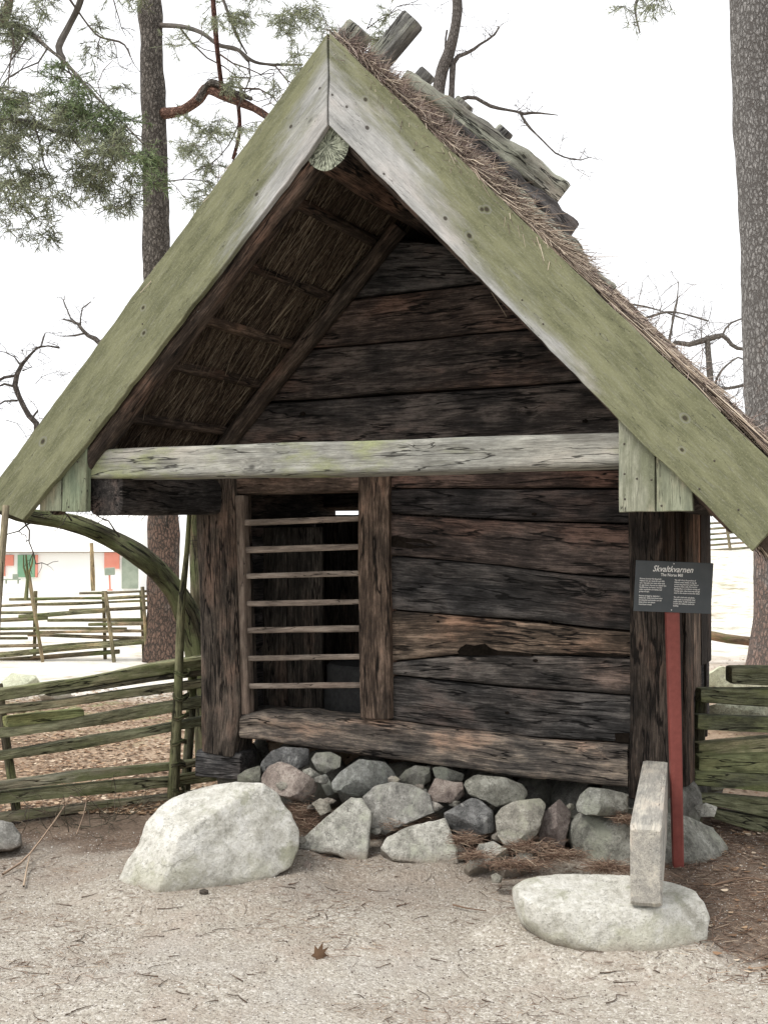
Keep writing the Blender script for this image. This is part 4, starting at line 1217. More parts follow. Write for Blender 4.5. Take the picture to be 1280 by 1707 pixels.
for y_ in (82.5, 4.2):
    bm = bmesh.new()
    bmesh.ops.create_uvsphere(bm, u_segments=10, v_segments=6, radius=1.0 * U)
    me = bpy.data.meshes.new('screw'); bm.to_mesh(me); bm.free()
    o = link_mesh('screw', me, M['white'], panel)
    o.location = (63.5 * U, y_ * U, 0); o.scale = (1, 1, .4)

# ------------------------------------------------------------------ fences
def fence_rail(parent, top, bot, Yf, mat='rail', color=None, seed=0, th=.04, amp=.008, K=18, name='rail', step=.06):
    pts, hh = [], []
    n = 16
    x0, x1 = top[0][0], top[-1][0]
    def f(pl, x_):
        if x_ <= pl[0][0]: return pl[0][1]
        for a, b in zip(pl, pl[1:]):
            if x_ <= b[0]: return a[1] + (b[1] - a[1]) * (x_ - a[0]) / (b[0] - a[0])
        return pl[-1][1]
    for i in range(n + 1):
        x_ = x0 + (x1 - x0) * i / n
        Y = Yf(x_)
        a, b = at(x_, f(top, x_), Y), at(x_, f(bot, x_), Y)
        pts.append((a + b) / 2 - parent.location)
        hh.append(max(.006, (a - b).length / 2))
    return sweep(name, pts, th, hh, M[mat], parent, color, r=.004, K=K, step=step, amp=amp, seed=seed, freq=26, bev=.01)

YL = lambda x_: 6.45 + .0023 * x_
fl = empty('split_rail_fence', (-1.9, 6.6, 0))
tag(fl, 'near mossy split rail fence with withy ties left of the mill', 'fence')
RL = [
 ([(-60, 1158), (0, 1148), (137, 1129), (246, 1107), (380, 1086)], [(-60, 1176), (0, 1167), (123, 1147), (219, 1132), (380, 1110)], 0, (1, 1.05, .8)),
 ([(80, 1156), (180, 1140), (260, 1127), (380, 1108)], [(80, 1160), (180, 1147), (260, 1135), (380, 1119)], .01, (.5, .5, .45)),
 ([(-60, 1184), (0, 1176), (96, 1167), (191, 1151), (295, 1137), (380, 1126)], [(-60, 1198), (0, 1189), (96, 1178), (295, 1152), (380, 1140)], .0, (1.1, 1.1, .9)),
 ([(10, 1194), (70, 1186), (137, 1180)], [(10, 1212), (70, 1204), (137, 1196)], .05, (.9, 1.05, .6)),
 ([(-60, 1222), (0, 1215), (109, 1200), (246, 1173), (380, 1153)], [(-60, 1238), (0, 1230), (164, 1208), (290, 1185), (380, 1170)], 0, (.95, 1.0, .8)),
 ([(-60, 1260), (0, 1252), (109, 1233), (246, 1211), (290, 1203), (380, 1184)], [(-60, 1275), (0, 1266), (137, 1247), (284, 1219), (380, 1202)], 0, (.9, .95, .75)),
 ([(-60, 1312), (0, 1304), (137, 1285), (290, 1271), (400, 1255)], [(-60, 1325), (0, 1316), (273, 1284), (400, 1266)], 0, (1.0, 1.0, .9)),
 ([(-60, 1330), (0, 1320), (150, 1305), (290, 1293), (420, 1272)], [(-60, 1349), (0, 1340), (164, 1323), (290, 1310), (420, 1291)], .02, (1.1, 1.15, .9)),
 ([(-60, 1366), (0, 1357), (137, 1340), (287, 1323), (420, 1303)], [(-60, 1380), (0, 1371), (137, 1353), (287, 1334), (420, 1316)], 0, (1.2, 1.15, 1.05)),
]
for i, (t_, b_, dy, c_) in enumerate(RL):
    fence_rail(fl, t_, b_, (lambda x_, d=dy: YL(x_) + d), color=c_, seed=200 + i)
def fpost(parent, pts, r, mat='rail', color=None, seed=0, name='post', K=12, sm_=True):
    P_ = [at(a, b, Y) - parent.location for a, b, Y in pts]
    rr = [r] * len(P_) if not hasattr(r, '__len__') else r
    return sweep(name, P_, rr, rr, M[mat], parent, color, up=(0, 1, 0), r=None, K=K, step=.08, amp=.004, seed=seed, smooth=sm_)
fpost(fl, [(316, 850, 7.0), (311, 930, 7.0), (303, 1010, 7.0), (299, 1110, 7.02), (294, 1230, 7.02), (289, 1330, 7.02)], [.013, .017, .021, .026, .03, .036], color=(.45, .47, .34), seed=210)
fpost(fl, [(322, 1100, 7.25), (318, 1200, 7.25), (308, 1335, 7.25)], [.03, .03, .03], color=(.4, .4, .35), seed=211)
fpost(fl, [(-2, 1140, 6.6), (10, 1230, 6.6), (28, 1350, 6.6)], [.022, .025, .027], color=(.35, .33, .3), seed=212)
for i, (xx_, yy_) in enumerate([(299, 1124), (297, 1163), (296, 1195), (293, 1238), (291, 1275), (289, 1318)]):
    c = at(xx_ + 5, yy_, 7.06) - fl.location
    ring = [c + Vector((.044 * math.cos(a), .075 * math.sin(a), .012 * math.sin(a * 2 + i))) for a in [j * math.pi / 6 for j in range(13)]]
    tubes('withy_tie', [(ring, .006, .006), ([p + Vector((0, 0, .013)) for p in ring], .006, .006)], M['mossy'], fl, K=6, color=(.8, .75, .7))
# pale pole at the very left, nearer
o = sweep('leaning_pole', [at(-3, 1030, 5.9), at(4, 930, 5.9), at(11, 842, 5.9)], .017, .017, M['farrail'], None, (1.3, 1.25, 1.1), up=(0, 1, 0), r=None, K=10, amp=.003)
low = at(-12, 1400, 5.9); 
bpy.data.objects.remove(o)
o = sweep('leaning_pole', [Vector((at(-20, 1400, 5.9).x, 5.9, -.02)), at(-3, 1030, 5.9), at(4, 930, 5.9), at(11, 842, 5.9)], .016, .016, M['farrail'], None, (1.3, 1.25, 1.1), up=(0, 1, 0), r=None, K=10, amp=.003)
tag(o, 'thin pale pole standing at the left picture edge in front of the fence', 'pole')

YR = lambda x_: 6.35 + .0004 * (x_ - 1150)
fr = empty('split_rail_fence', (1.8, 6.4, 0))
tag(fr, 'dark mossy split rail fence stacked close right of the mill', 'fence')
RR = [
 ([(1214, 1110), (1280, 1110), (1400, 1112)], [(1214, 1138), (1280, 1140), (1400, 1143)], .06, (.55, .6, .48)),
 ([(1163, 1146), (1280, 1148), (1400, 1150)], [(1166, 1170), (1280, 1176), (1400, 1180)], 0, (.52, .58, .45)),
 ([(1158, 1190), (1280, 1194), (1400, 1198)], [(1158, 1214), (1280, 1220), (1400, 1225)], 0, (.4, .44, .36)),
 ([(1160, 1238), (1280, 1226), (1400, 1218)], [(1160, 1256), (1280, 1254), (1400, 1252)], .05, (1.15, 1.15, .9)),
 ([(1160, 1257), (1280, 1255), (1400, 1254)], [(1160, 1284), (1280, 1288), (1400, 1292)], 0, (.7, .8, .52)),
 ([(1153, 1284), (1280, 1290), (1400, 1296)], [(1153, 1306), (1280, 1320), (1400, 1330)], -.03, (.5, .55, .45)),
 ([(1138, 1322), (1200, 1324), (1280, 1332), (1400, 1340)], [(1138, 1332), (1200, 1345), (1280, 1362), (1400, 1380)], -.06, (.6, .66, .5)),
 ([(1185, 1346), (1280, 1364), (1400, 1382)], [(1185, 1362), (1280, 1392), (1400, 1420)], -.05, (.5, .54, .42)),
]
for i, (t_, b_, dy, c_) in enumerate(RR):
    fence_rail(fr, t_, b_, (lambda x_, d=dy: YR(x_) + d), color=c_, seed=230 + i, th=.045, amp=.008)
fpost(fr, [(1168, 1160, 6.5), (1164, 1260, 6.5), (1160, 1385, 6.5)], .03, color=(.35, .35, .3), seed=240)
fpost(fr, [(1340, 1060, 6.5), (1340, 1260, 6.5), (1340, 1390, 6.5)], .03, color=(.4, .42, .3), seed=241)

# far fence behind the yard
YB = lambda x_: 15.5 - .001 * x_
fb = empty('pole_fence', (-3.6, 15.5, 0))
tag(fb, 'pole fence with gaps across the bright yard behind the near fence', 'fence')
BR = [(133, 250, 989, 985, 4), (16, 170, 999, 997, 5), (170, 262, 998, 993, 5), (-60, 175, 1012, 1004, 5), (60, 262, 1007, 1001, 4), (-60, 60, 1022, 1021, 5), (32, 175, 1028, 1018, 7), (116, 262, 1018, 1012, 6),
      (-60, 80, 1037, 1030, 7), (80, 262, 1034, 1033, 6), (148, 262, 1041, 1039, 6), (-60, 212, 1048, 1048, 5), (60, 262, 1054, 1052, 5), (-60, 47, 1066, 1064, 5), (-60, 60, 1057, 1056, 5), (47, 262, 1058, 1064, 6), (-60, 70, 1079, 1076, 6),
      (70, 262, 1080, 1064, 7), (-60, 262, 1097, 1068, 9), (-60, 200, 1106, 1086, 8), (-60, 60, 1092, 1088, 6)]
for i, (x0, x1, y0, y1, t_) in enumerate(BR):
    Yo = YB(0) + (.08 if i % 2 else -.06)
    P_ = [at(x0 + (x1 - x0) * k / 4, y0 + (y1 - y0) * k / 4 + random.uniform(-1, 1) * (0 < k < 4), Yo) - fb.location for k in range(5)]
    r_ = t_ / 2 / 2000 * 15.5
    sweep('rail', P_, [r_ * random.uniform(.85, 1.15) for _ in P_], r_, M['farrail'], fb, random.choice([(1, .95, .85), (.75, .72, .62), (1.25, 1.15, 1), (.9, .98, .75)]), r=None, K=8, step=.3, amp=.004, seed=i)
for i, (a, b) in enumerate([((48, 955), (72, 1100)), ((60, 985), (58, 1085)), ((176, 985), (191, 1078)), ((173, 985), (176, 1070)), ((238, 978), (247, 1060)), ((236, 985), (241, 1058))]):
    P_ = [at(*a, 15.5 + (.2 if i % 2 else -.2)) - fb.location, at(*b, 15.5 + (.2 if i % 2 else -.2)) - fb.location]
    P_[1].z = min(P_[1].z, 0)
    P_.insert(1, (P_[0] + P_[1]) / 2)
    sweep('post', P_, .025, .025, M['farrail'], fb, (.6, .55, .42) if i % 2 else (1.1, 1.05, .85), up=(0, 1, 0), r=None, K=8, step=.3, amp=.004, seed=i)
# slender fence on the slope at far right
fh = empty('pole_fence', (10.5, 38, 1.2))
tag(fh, 'slender pole fence on the pale slope far right between mill and pine', 'fence')
for i in range(7):
    y0 = 872 + i * 9
    P_ = [at(1100, y0 + 6, 38) - fh.location, at(1180, y0 + 1, 38) - fh.location, at(1300, y0 - 8, 38) - fh.location]
    sweep('rail', P_, .04, .04, M['farrail'], fh, (1.1, 1.1, 1), r=None, K=6, step=1, amp=.01, seed=i)
for x_ in (1215, 1290, 1150):
    P_ = [at(x_ - 8, 855, 37.8) - fh.location, at(x_, 910, 37.8) - fh.location, at(x_ + 8, 958, 37.8) - fh.location]
    sweep('post', P_, .05, .05, M['farrail'], fh, (.8, .8, .7), up=(0, 1, 0), r=None, K=6, step=1, amp=.01)
# fallen pole right
o = sweep('fallen_pole', [at(1150, 1052, 15), at(1200, 1063, 15), at(1300, 1075, 15)], .06, .06, M['farrail'], None, (1.1, .9, .8), r=None, K=10, step=.2)
tag(o, 'brown pole lying on pale ground left of the right pine foot', 'pole')

# ------------------------------------------------------------------ trees
def trunk(name, pts, parent, mat, K=28, color=None, seed=0, amp=.02, step=.12, smooth=True):
    """pts = (px, py, Y, diameter in px)"""
    P_ = [at(a, b, Y) - parent.location for a, b, Y, w in pts]
    rr = [w / 2 / 2000 * Y for a, b, Y, w in pts]
    return sweep(name, P_, rr, rr, mat, parent, color, up=(0, 1, 0), r=None, K=K, step=step, amp=amp, seed=seed, freq=7, lf=3, smooth=smooth, angle=None)

def grow(items, p, d, L, r, depth, rs, droop=0.0, kink=.35):
    n = 4
    pts = [p.copy()]
    for i in range(n):
        d = (d + Vector((rs.gauss(0, kink), rs.gauss(0, kink * .6), rs.gauss(0, kink) - droop))).normalized()
        p = p + d * (L / n)
        pts.append(p.copy())
    items.append((pts, r, r * .5))
    if depth > 0:
        for k in range(rs.randint(2, 4)):
            q = pts[rs.randint(1, n)]
            dd = (d + Vector((rs.gauss(0, .9), rs.gauss(0, .5), rs.gauss(0, .8)))).normalized()
            grow(items, q, dd, L * rs.uniform(.45, .75), r * .55, depth - 1, rs, droop, kink)

def needle_cloud(name, spec, parent, mat, n_per=22, ln=.075, w=.0028, seed=0, down=.35, twl=.16):
    """spec: (px, py, rx, ry, Y, dY, count) blobs of twigs with needles round each"""
    r = np.random.default_rng(seed)
    Ps, Ds, tw = [], [], []
    for (px, py, rx, ry, Y, dY, cnt) in spec:
        # sub-clumps give gaps
        ncl = max(3, cnt // 7)
        cc = [(r.normal(0, .48), r.normal(0, .48), r.normal(0, .5)) for _ in range(ncl)]
        for k in range(cnt):
            c = cc[r.integers(ncl)]
            a, b, d = c[0] + r.normal(0, .13), c[1] + r.normal(0, .13), c[2] + r.normal(0, .15)
            p = at(px + a * rx, py + b * ry, Y + d * dY) - parent.location
            dr = np.array([r.normal(0, .7), r.normal(0, .6), r.normal(-down, .45)])
            dr /= np.linalg.norm(dr)
            tw.append(([p, p + Vector(dr) * twl * .5 + Vector((0, 0, .01)), p + Vector(dr) * twl], .0035, .0015))
            t = r.random(n_per)
            P_ = np.array(p)[None] + dr[None] * (t * twl)[:, None]
            D_ = dr[None] * .9 + r.normal(0, .75, (n_per, 3))
            Ps.append(P_); Ds.append(D_)
    Ps, Ds = np.concatenate(Ps), np.concatenate(Ds)
    n = len(Ps)
    o = strands(name, Ps, Ds, r.uniform(.6, 1.2, n) * ln, r.uniform(.7, 1.2, n) * w, mat, parent, None, sides=2 + 1)
    o['kind'] = 'stuff'
    t_ = tubes('twigs', tw, M['twig'], parent, K=3)
    t_['kind'] = 'stuff'

# pine 1, left of the mill
p1 = empty('pine_tree', (at(272, 1100, 15.4).x, 15.4, 0))
tag(p1, 'tall pine with grey brown trunk rising left behind the barge board', 'tree')
trunk('trunk', [(272, 1112, 15.4, 74), (272, 1085, 15.4, 60), (273, 1020, 15.4, 55), (274, 900, 15.4, 51), (268, 700, 15.4, 47), (262, 450, 15.4, 44), (258, 250, 15.4, 42), (252, 60, 15.4, 39), (248, -120, 15.4, 36), (245, -500, 15.4, 28)], p1, M['bark'], seed=1)
trunk('branch', [(262, 190, 15.4, 18), (300, 186, 15.2, 17), (330, 168, 15.1, 16), (345, 148, 15, 17), (370, 158, 14.9, 16), (405, 172, 14.8, 14), (440, 190, 14.7, 11), (480, 220, 14.6, 7)], p1, M['barkr'], K=12, color=(.8, .75, .72), amp=.015, step=.05, seed=5)
trunk('branch', [(330, 168, 15.0, 12), (352, 138, 14.9, 11), (385, 152, 14.8, 9), (420, 165, 14.7, 7)], p1, M['bark'], K=10, amp=.01, step=.05, seed=6)
trunk('branch', [(255, 42, 15.4, 9), (300, 44, 15.2, 8), (335, 54, 15, 8), (365, 75, 14.9, 8), (395, 82, 14.8, 6), (430, 105, 14.7, 5), (505, 108, 14.6, 3)], p1, M['twig'], K=8, amp=.005, step=.06, seed=7)
trunk('branch', [(353, -40, 14.5, 9), (357, 20, 14.5, 9), (362, 80, 14.5, 8), (368, 130, 14.6, 8), (372, 160, 14.7, 7)], p1, M['barkr'], K=8, color=(.5, .4, .4), amp=.006, step=.06, seed=8)
trunk('branch', [(397, 172, 14.8, 8), (400, 210, 14.8, 7), (396, 240, 14.8, 6), (388, 265, 14.8, 4)], p1, M['barkr'], K=8, color=(.5, .38, .38), amp=.006, step=.06, seed=9)
trunk('branch', [(362, -30, 14.3, 5), (380, 20, 14.3, 5), (395, 60, 14.4, 4), (412, 90, 14.5, 3)], p1, M['twig'], K=8, amp=.005, step=.06, seed=10)
trunk('branch', [(0, 45 - 60, 14, 0.5), (60, 20, 14, 1)], p1, M['twig'], K=5, amp=.0) if False else None
needle_cloud('crown', [(325, 215, 38, 42, 14.9, .6, 60), (335, 330, 26, 26, 14.9, .4, 34), (350, 285, 22, 26, 14.9, .4, 24), (415, 25, 60, 30, 14.2, .8, 75), (500, 30, 45, 34, 14, .7, 75),
    (545, 55, 22, 40, 14, .5, 34), (480, 95, 40, 26, 14, .6, 30), (300, 70, 22, 22, 14.8, .6, 14), (620, 60, 22, 40, 14, .4, 26), (655, 25, 14, 26, 14, .4, 10), (400, 130, 36, 26, 14.4, .5, 22), (410, 215, 26, 30, 14.4, .5, 20),
    (360, 35, 26, 26, 14.4, .5, 16), (445, -60, 120, 50, 14.2, 1, 60), (465, 150, 20, 16, 14.3, .4, 10), (345, 240, 26, 60, 14.7, .5, 34), (305, 250, 12, 20, 14.9, .3, 10)], p1, M['ndl'], n_per=16, ln=.085, w=.0036, seed=21, twl=.2)
it, rs = [], random.Random(4)
for (a, b, Y, dx, dz, L, rr) in [(300, 46, 15.2, .5, -.5, 1.0, .014), (395, 82, 14.8, .6, -.6, .9, .014), (430, 105, 14.7, .9, .1, .9, .012), (372, 140, 14.7, .7, -.3, .9, .014), (440, 185, 14.7, .4, -.7, .8, .012),
    (400, 200, 14.8, -.1, -1, .7, .011), (366, 90, 14.5, .6, -.4, .8, .012), (345, 300, 14.9, .3, -.7, .7, .010), (300, 186, 15.2, .2, -.9, .7, .011), (395, 255, 14.8, -.4, -.9, .6, .010), (620, 30, 14, .1, -1, .6, .009), (255, 300, 15.3, .8, -.2, .9, .011)]:
    grow(it, at(a, b, Y) - p1.location, Vector((dx, 0, dz)).normalized(), L, rr, 2, rs, .03)
tag(tubes('twigs', it, M['twig'], p1, K=5, color=(.8, .75, .75)), kind='stuff')

# pine 2: stands left outside the picture, its boughs hang in
p2 = empty('pine_tree', (-4.6, 10.2, 0))
tag(p2, 'pine whose drooping green boughs fill the upper left corner', 'tree')
trunk('trunk', [(-262, 1215, 10.2, 74), (-262, 1100, 10.2, 62), (-262, 600, 10.2, 54), (-255, 0, 10.2, 46), (-250, -500, 10.2, 36)], p2, M['barkr'], seed=2, color=(.7, .68, .65))
trunk('bough', [(-255, 120, 10.2, 26), (-120, 90, 10, 22), (-10, 42, 9.8, 16), (10, 28, 9.7, 13), (20, -20, 9.6, 9)], p2, M['barkr'], K=10, seed=11, amp=.012, step=.05)
trunk('bough', [(-10, 42, 9.8, 10), (20, 42, 9.7, 9), (50, 54, 9.6, 8), (80, 80, 9.5, 6), (110, 105, 9.4, 6), (150, 150, 9.3, 5), (200, 200, 9.2, 4), (240, 240, 9.1, 3)], p2, M['bark2'], K=8, seed=12, amp=.005, step=.05, color=(1.3, 1.25, 1.2))
trunk('bough', [(142, -30, 9.3, 11), (132, 10, 9.4, 11), (115, 45, 9.5, 11), (98, 80, 9.5, 12), (106, 100, 9.5, 11), (104, 120, 9.5, 6)], p2, M['twig'], K=10, seed=13, amp=.008, step=.05)
trunk('bough', [(104, -20, 9.3, 4), (128, 15, 9.4, 4), (150, 45, 9.5, 4), (168, 62, 9.5, 4), (205, 72, 9.5, 4), (218, 95, 9.5, 2.5)], p2, M['twig'], K=8, seed=14, amp=.004, step=.05)
trunk('bough', [(-255, 320, 10.2, 22), (-100, 240, 9.9, 16), (20, 200, 9.7, 9), (120, 230, 9.5, 5)], p2, M['bark2'], K=8, seed=15, amp=.006, step=.05)
needle_cloud('crown', [(40, 190, 60, 60, 9.5, .7, 200), (120, 190, 50, 50, 9.4, .6, 150), (190, 230, 42, 45, 9.2, .5, 130), (60, 290, 60, 50, 9.5, .6, 130), (150, 290, 55, 45, 9.3, .5, 120), (20, 330, 40, 40, 9.6, .5, 60),
    (40, 60, 36, 45, 9.7, .6, 60), (20, 15, 50, 18, 9.7, .6, 40), (80, 20, 30, 20, 9.6, .4, 20), (195, 345, 22, 22, 9.3, .3, 22), (75, 395, 18, 28, 9.6, .3, 16), (20, 385, 22, 12, 9.7, .3, 12), (165, 40, 18, 14, 9.4, .3, 8),
    (155, 82, 10, 12, 9.4, .2, 6), (175, 62, 18, 10, 9.4, .2, 6), (205, 140, 8, 20, 9.4, .2, 6), (220, 300, 20, 28, 9.2, .3, 26), (-80, 200, 70, 120, 9.8, 1, 120), (0, 250, 30, 50, 9.6, .6, 60), (195, -10, 60, 12, 9.5, .4, 20)],
    p2, M['ndl'], n_per=15, ln=.065, w=.0028, seed=22, twl=.14)
needle_cloud('crown', [(245, 255, 14, 24, 9.0, .2, 34), (255, 300, 9, 14, 9.0, .2, 14), (120, 165, 40, 22, 9.2, .3, 44), (180, 205, 40, 24, 9.1, .3, 44), (5, 170, 12, 20, 9.2, .2, 16), (90, 120, 30, 20, 9.2, .3, 24)], p2, M['ndlb'], n_per=18, ln=.06, w=.0028, seed=23, twl=.14)
it, rs = [], random.Random(5)
for (a, b, dx, dz, L, rr) in [(50, 54, .1, -1, .5, .008), (80, 80, -.2, -1, .55, .008), (20, 45, 0, -1, .6, .009), (110, 105, .3, -.9, .5, .007), (168, 62, .1, -1, .2, .005), (190, 70, .2, -1, .25, .005), (214, 80, .6, -.8, .3, .004), (150, 150, .5, -.7, .4, .006),
    (0, 40, -.3, -1, .6, .009), (120, 230, .3, -.8, .5, .007), (60, 215, 0, -1, .6, .007), (190, 0, .3, -1, .3, .006), (205, 210, .7, -.5, .3, .006), (100, 110, .9, -.5, .6, .008)]:
    grow(it, at(a, b, 9.5) - p2.location, Vector((dx, 0, dz)).normalized(), L, rr, 2, rs, .05)
tag(tubes('twigs', it, M['twig'], p2, K=5), kind='stuff')

# pine 3, right picture edge
p3 = empty('pine_tree', (at(1292, 1110, 14.6).x, 14.6, 0))
tag(p3, 'thick grey scaled pine trunk at the right picture edge', 'tree')
trunk('trunk', [(1292, 1135, 14.6, 132), (1293, 1105, 14.6, 104), (1296, 1030, 14.6, 82), (1298, 920, 14.6, 76), (1288, 750, 14.4, 98), (1284, 600, 14.3, 97), (1278, 400, 14.2, 96), (1268, 200, 14.1, 94), (1262, 20, 14, 92), (1256, -150, 14, 88), (1250, -600, 14, 70)][0:0] +
      [(1294, 1130, 14.6, 118), (1296, 1105, 14.6, 102), (1299, 1030, 14.6, 84), (1299, 920, 14.6, 84), (1292, 750, 14.6, 94), (1286, 600, 14.6, 94), (1280, 400, 14.6, 92), (1268, 200, 14.6, 92), (1261, 20, 14.6, 90), (1256, -150, 14.6, 86), (1250, -600, 14.6, 70)], p3, M['barkg'], K=40, seed=3, amp=.012)
needle_cloud('crown', [(1075, 10, 30, 14, 12, .3, 22), (1110, 0, 20, 8, 12, .3, 12), (1052, 35, 6, 14, 12, .2, 4)], p3, M['ndl'], n_per=16, ln=.07, w=.003, seed=25)
trunk('branch', [(1256, -120, 14.3, 16), (1150, -60, 13, 10), (1075, -12, 12.2, 5), (1058, 12, 12, 4), (1066, 55, 12, 2)], p3, M['twig'], K=8, seed=31, amp=.006, step=.08)

# the bent mossy tree behind the near fence
p4 = empty('bent_tree', (at(342, 1290, 7.9).x, 7.9, 0))
tag(p4, 'mossy bent trunk arching left above the near fence under the eave', 'tree')
trunk('trunk', [(352, 1300, 7.9, 51), (345, 1200, 7.9, 45), (330, 1100, 7.9, 42), (318, 1045, 7.9, 41), (298, 995, 7.85, 39), (268, 955, 7.8, 37), (232, 925, 7.7, 36), (190, 900, 7.7, 34), (150, 882, 7.6, 31), (100, 868, 7.6, 29), (50, 860, 7.5, 27), (0, 845, 7.5, 24), (-80, 800, 7.5, 20), (-180, 700, 7.5, 14)],
      p4, M["mossy"], K=22, color=(.8,.78,.76), seed=41, amp=.012, step=.05)
trunk('branch', [(345, 1180, 7.95, 30), (338, 1080, 8, 26), (330, 980, 8.05, 24), (326, 900, 8.1, 22), (322, 800, 8.1, 18), (330, 600, 8.2, 12)], p4, M['mossy'], K=12, seed=42, amp=.008, step=.06, color=(1.4, 1.3, 1.3))
it, rs = [], random.Random(6)
for (a, b, dx, dz, L) in [(200, 895, -.5, .8, .25), (60, 868, -.6, -.6, .25), (40, 868, .4, -.8, .3), (120, 868, .2, .7, .2), (280, 880, -.2, .6, .2), (330, 930, .2, .9, .3)]:
    grow(it, at(a, b, 7.5) - p4.location, Vector((dx, 0, dz)).normalized(), L, .006, 2, rs, 0)
tag(tubes('twigs', it, M['twig'], p4, K=5, color=(.5, .48, .45)), kind='stuff')

# bare trees
def bare_tree(label, base, mains, seed, extra, color=(1, 1, 1), tw=.5, rr=.01):
    t = empty('bare_tree', (at(base[0], 907, base[1]).x, base[1], gz(at(base[0], 907, base[1]).x, base[1])))
    tag(t, label, 'tree')
    for i, m_ in enumerate(mains):
        trunk('trunk' if i == 0 else 'branch', [(a, b, base[1], w) for a, b, w in m_], t, M['bark2'], K=10, seed=seed + i, amp=.008, step=.12, color=color)
    it, rs = [], random.Random(seed)
    for m_ in mains:
        for (a, b, w) in m_[1:]:
            if b < 900 and rs.random() < .8:
                for _ in range(2):
                    grow(it, at(a, b, base[1]) - t.location, Vector((rs.gauss(0, 1), rs.gauss(0, .4), rs.gauss(.1, .7))).normalized(), rs.uniform(.4, 1) * tw, rr, 2, rs, 0, .3)
    for (a, b, dx, dz, L) in extra:
        grow(it, at(a, b, base[1]) - t.location, Vector((dx, 0, dz)).normalized(), L, rr * 1.1, 3, rs, 0, .28)
    tag(tubes('twigs', it, M['twig'], t, K=4, color=color), kind='stuff')
bare_tree('bare crooked tree behind the roof ridge with two bending limbs', (745, 17), [
    [(745, 1120, 46), (742, 900, 38), (738, 600, 30), (736, 300, 24), (728, 190, 20), (736, 120, 21), (748, 90, 20), (760, 40, 17), (762, 0, 16), (758, -60, 14)],
    [(744, 260, 12), (750, 200, 12), (752, 165, 11), (755, 110, 9), (760, 96, 7), (785, 85, 5), (805, 70, 4), (820, 62, 3), (832, 45, 2)],
    [(752, 172, 10), (770, 165, 7), (790, 162, 6), (820, 178, 6), (860, 186, 5), (870, 190, 5), (890, 188, 3), (930, 192, 1.5)],
    [(866, 188, 4), (880, 210, 4), (905, 235, 3), (930, 258, 3), (965, 267, 2.5), (982, 262, 1.5)],
    [(745, 50, 4), (742, 75, 4), (746, 95, 5)]], 51, [(950, 265, .2, -.9, .4)], color=(.95, .9, .92), tw=.35, rr=.006)
bare_tree('distant bare tree whose twigs spread between roof edge and right pine', (1290, 21), [
    [(1290, 1040, 22), (1280, 860, 18), (1215, 760, 15), (1186, 700, 12), (1184, 650, 12), (1178, 560, 8)],
    [(1090, 700, 8), (1115, 582, 9), (1150, 574, 9), (1190, 562, 9), (1206, 560, 8), (1222, 578, 6), (1240, 582, 5)],
    [(1203, 560, 4), (1215, 540, 4), (1245, 528, 3)],
    [(1188, 650, 4), (1200, 620, 3), (1228, 596, 3), (1240, 600, 2)],
    [(1130, 648, 4), (1185, 648, 5), (1215, 647, 5), (1238, 642, 5)],
    [(1140, 640, 7), (1115, 590, 6), (1120, 540, 4), (1128, 500, 3), (1130, 470, 2)],
    [(1040, 540, 5), (1075, 530, 4), (1120, 520, 3), (1180, 535, 2)],
    [(1040, 505, 3), (1090, 515, 3), (1140, 532, 2)]], 61,
    [(1060, 540, .5, .8, 1.2), (1120, 560, -.1, 1, 1.2), (1150, 600, .5, .5, 1.2), (1100, 520, .8, .4, 1.0), (1160, 640, .2, .5, 1.0), (1190, 700, -.2, .6, 1.2), (1080, 560, -.2, 1, 1.2), (1200, 690, .5, .5, .8), (1130, 620, -.5, .8, .9), (1080, 600, .4, .8, 1.1), (1140, 660, -.4, .9, 1.0), (1170, 680, .7, .4, .9), (1210, 720, .1, 1, 1.0), (1100, 580, .9, .3, 1.2), (1060, 560, .2, 1, .9), (1180, 600, -.6, .7, 1.0), (1150, 700, .3, .9, 1.0), (1225, 700, -.2, .9, .8), (1120, 640, .9, .2, 1.0)], color=(1.15, 1.1, 1.1), tw=.6, rr=.007)
bare_tree('bare branching tree left of the barge board', (60, 13), [
    [(-110, 1090, 18), (-90, 960, 16), (-20, 830, 14), (50, 760, 12), (62, 708, 10), (46, 690, 10), (36, 668, 9), (26, 645, 9), (30, 622, 8), (37, 608, 6), (55, 588, 5), (70, 576, 4), (100, 580, 2.5)],
    [(28, 626, 5), (10, 628, 4), (-10, 640, 3)], [(27, 645, 4), (5, 640, 3), (-10, 648, 2)], [(30, 668, 4), (10, 668, 3), (-10, 680, 3)],
    [(36, 610, 4), (26, 596, 3), (12, 588, 2.5), (-10, 584, 2)], [(70, 576, 3), (76, 555, 2)], [(38, 618, 2.5), (54, 612, 1.5)], [(52, 700, 3), (64, 684, 2)]], 71,
    [(10, 700, .5, -.3, .5), (60, 640, .5, .3, .4)], color=(.75, .7, .7), tw=.25, rr=.004)
bare_tree('bare tree top whose branch pokes above the left barge board', (280, 18.5), [
    [(280, 1060, 16), (276, 900, 15), (262, 760, 14), (225, 640, 12), (165, 570, 8), (145, 558, 6), (135, 545, 5), (131, 540, 5), (118, 535, 3), (105, 532, 2)],
    [(134, 545, 4), (136, 532, 3), (133, 520, 3), (140, 512, 2), (152, 503, 1.5)], [(131, 541, 3), (118, 530, 2.5), (112, 515, 2), (106, 500, 1.5)],
    [(140, 556, 3), (122, 560, 2.5), (98, 560, 1.5)]], 81,
    [(160, 600, -.8, .2, .6), (150, 620, -.8, 0, .5)], color=(.85, .8, .8), tw=.22, rr=.004)

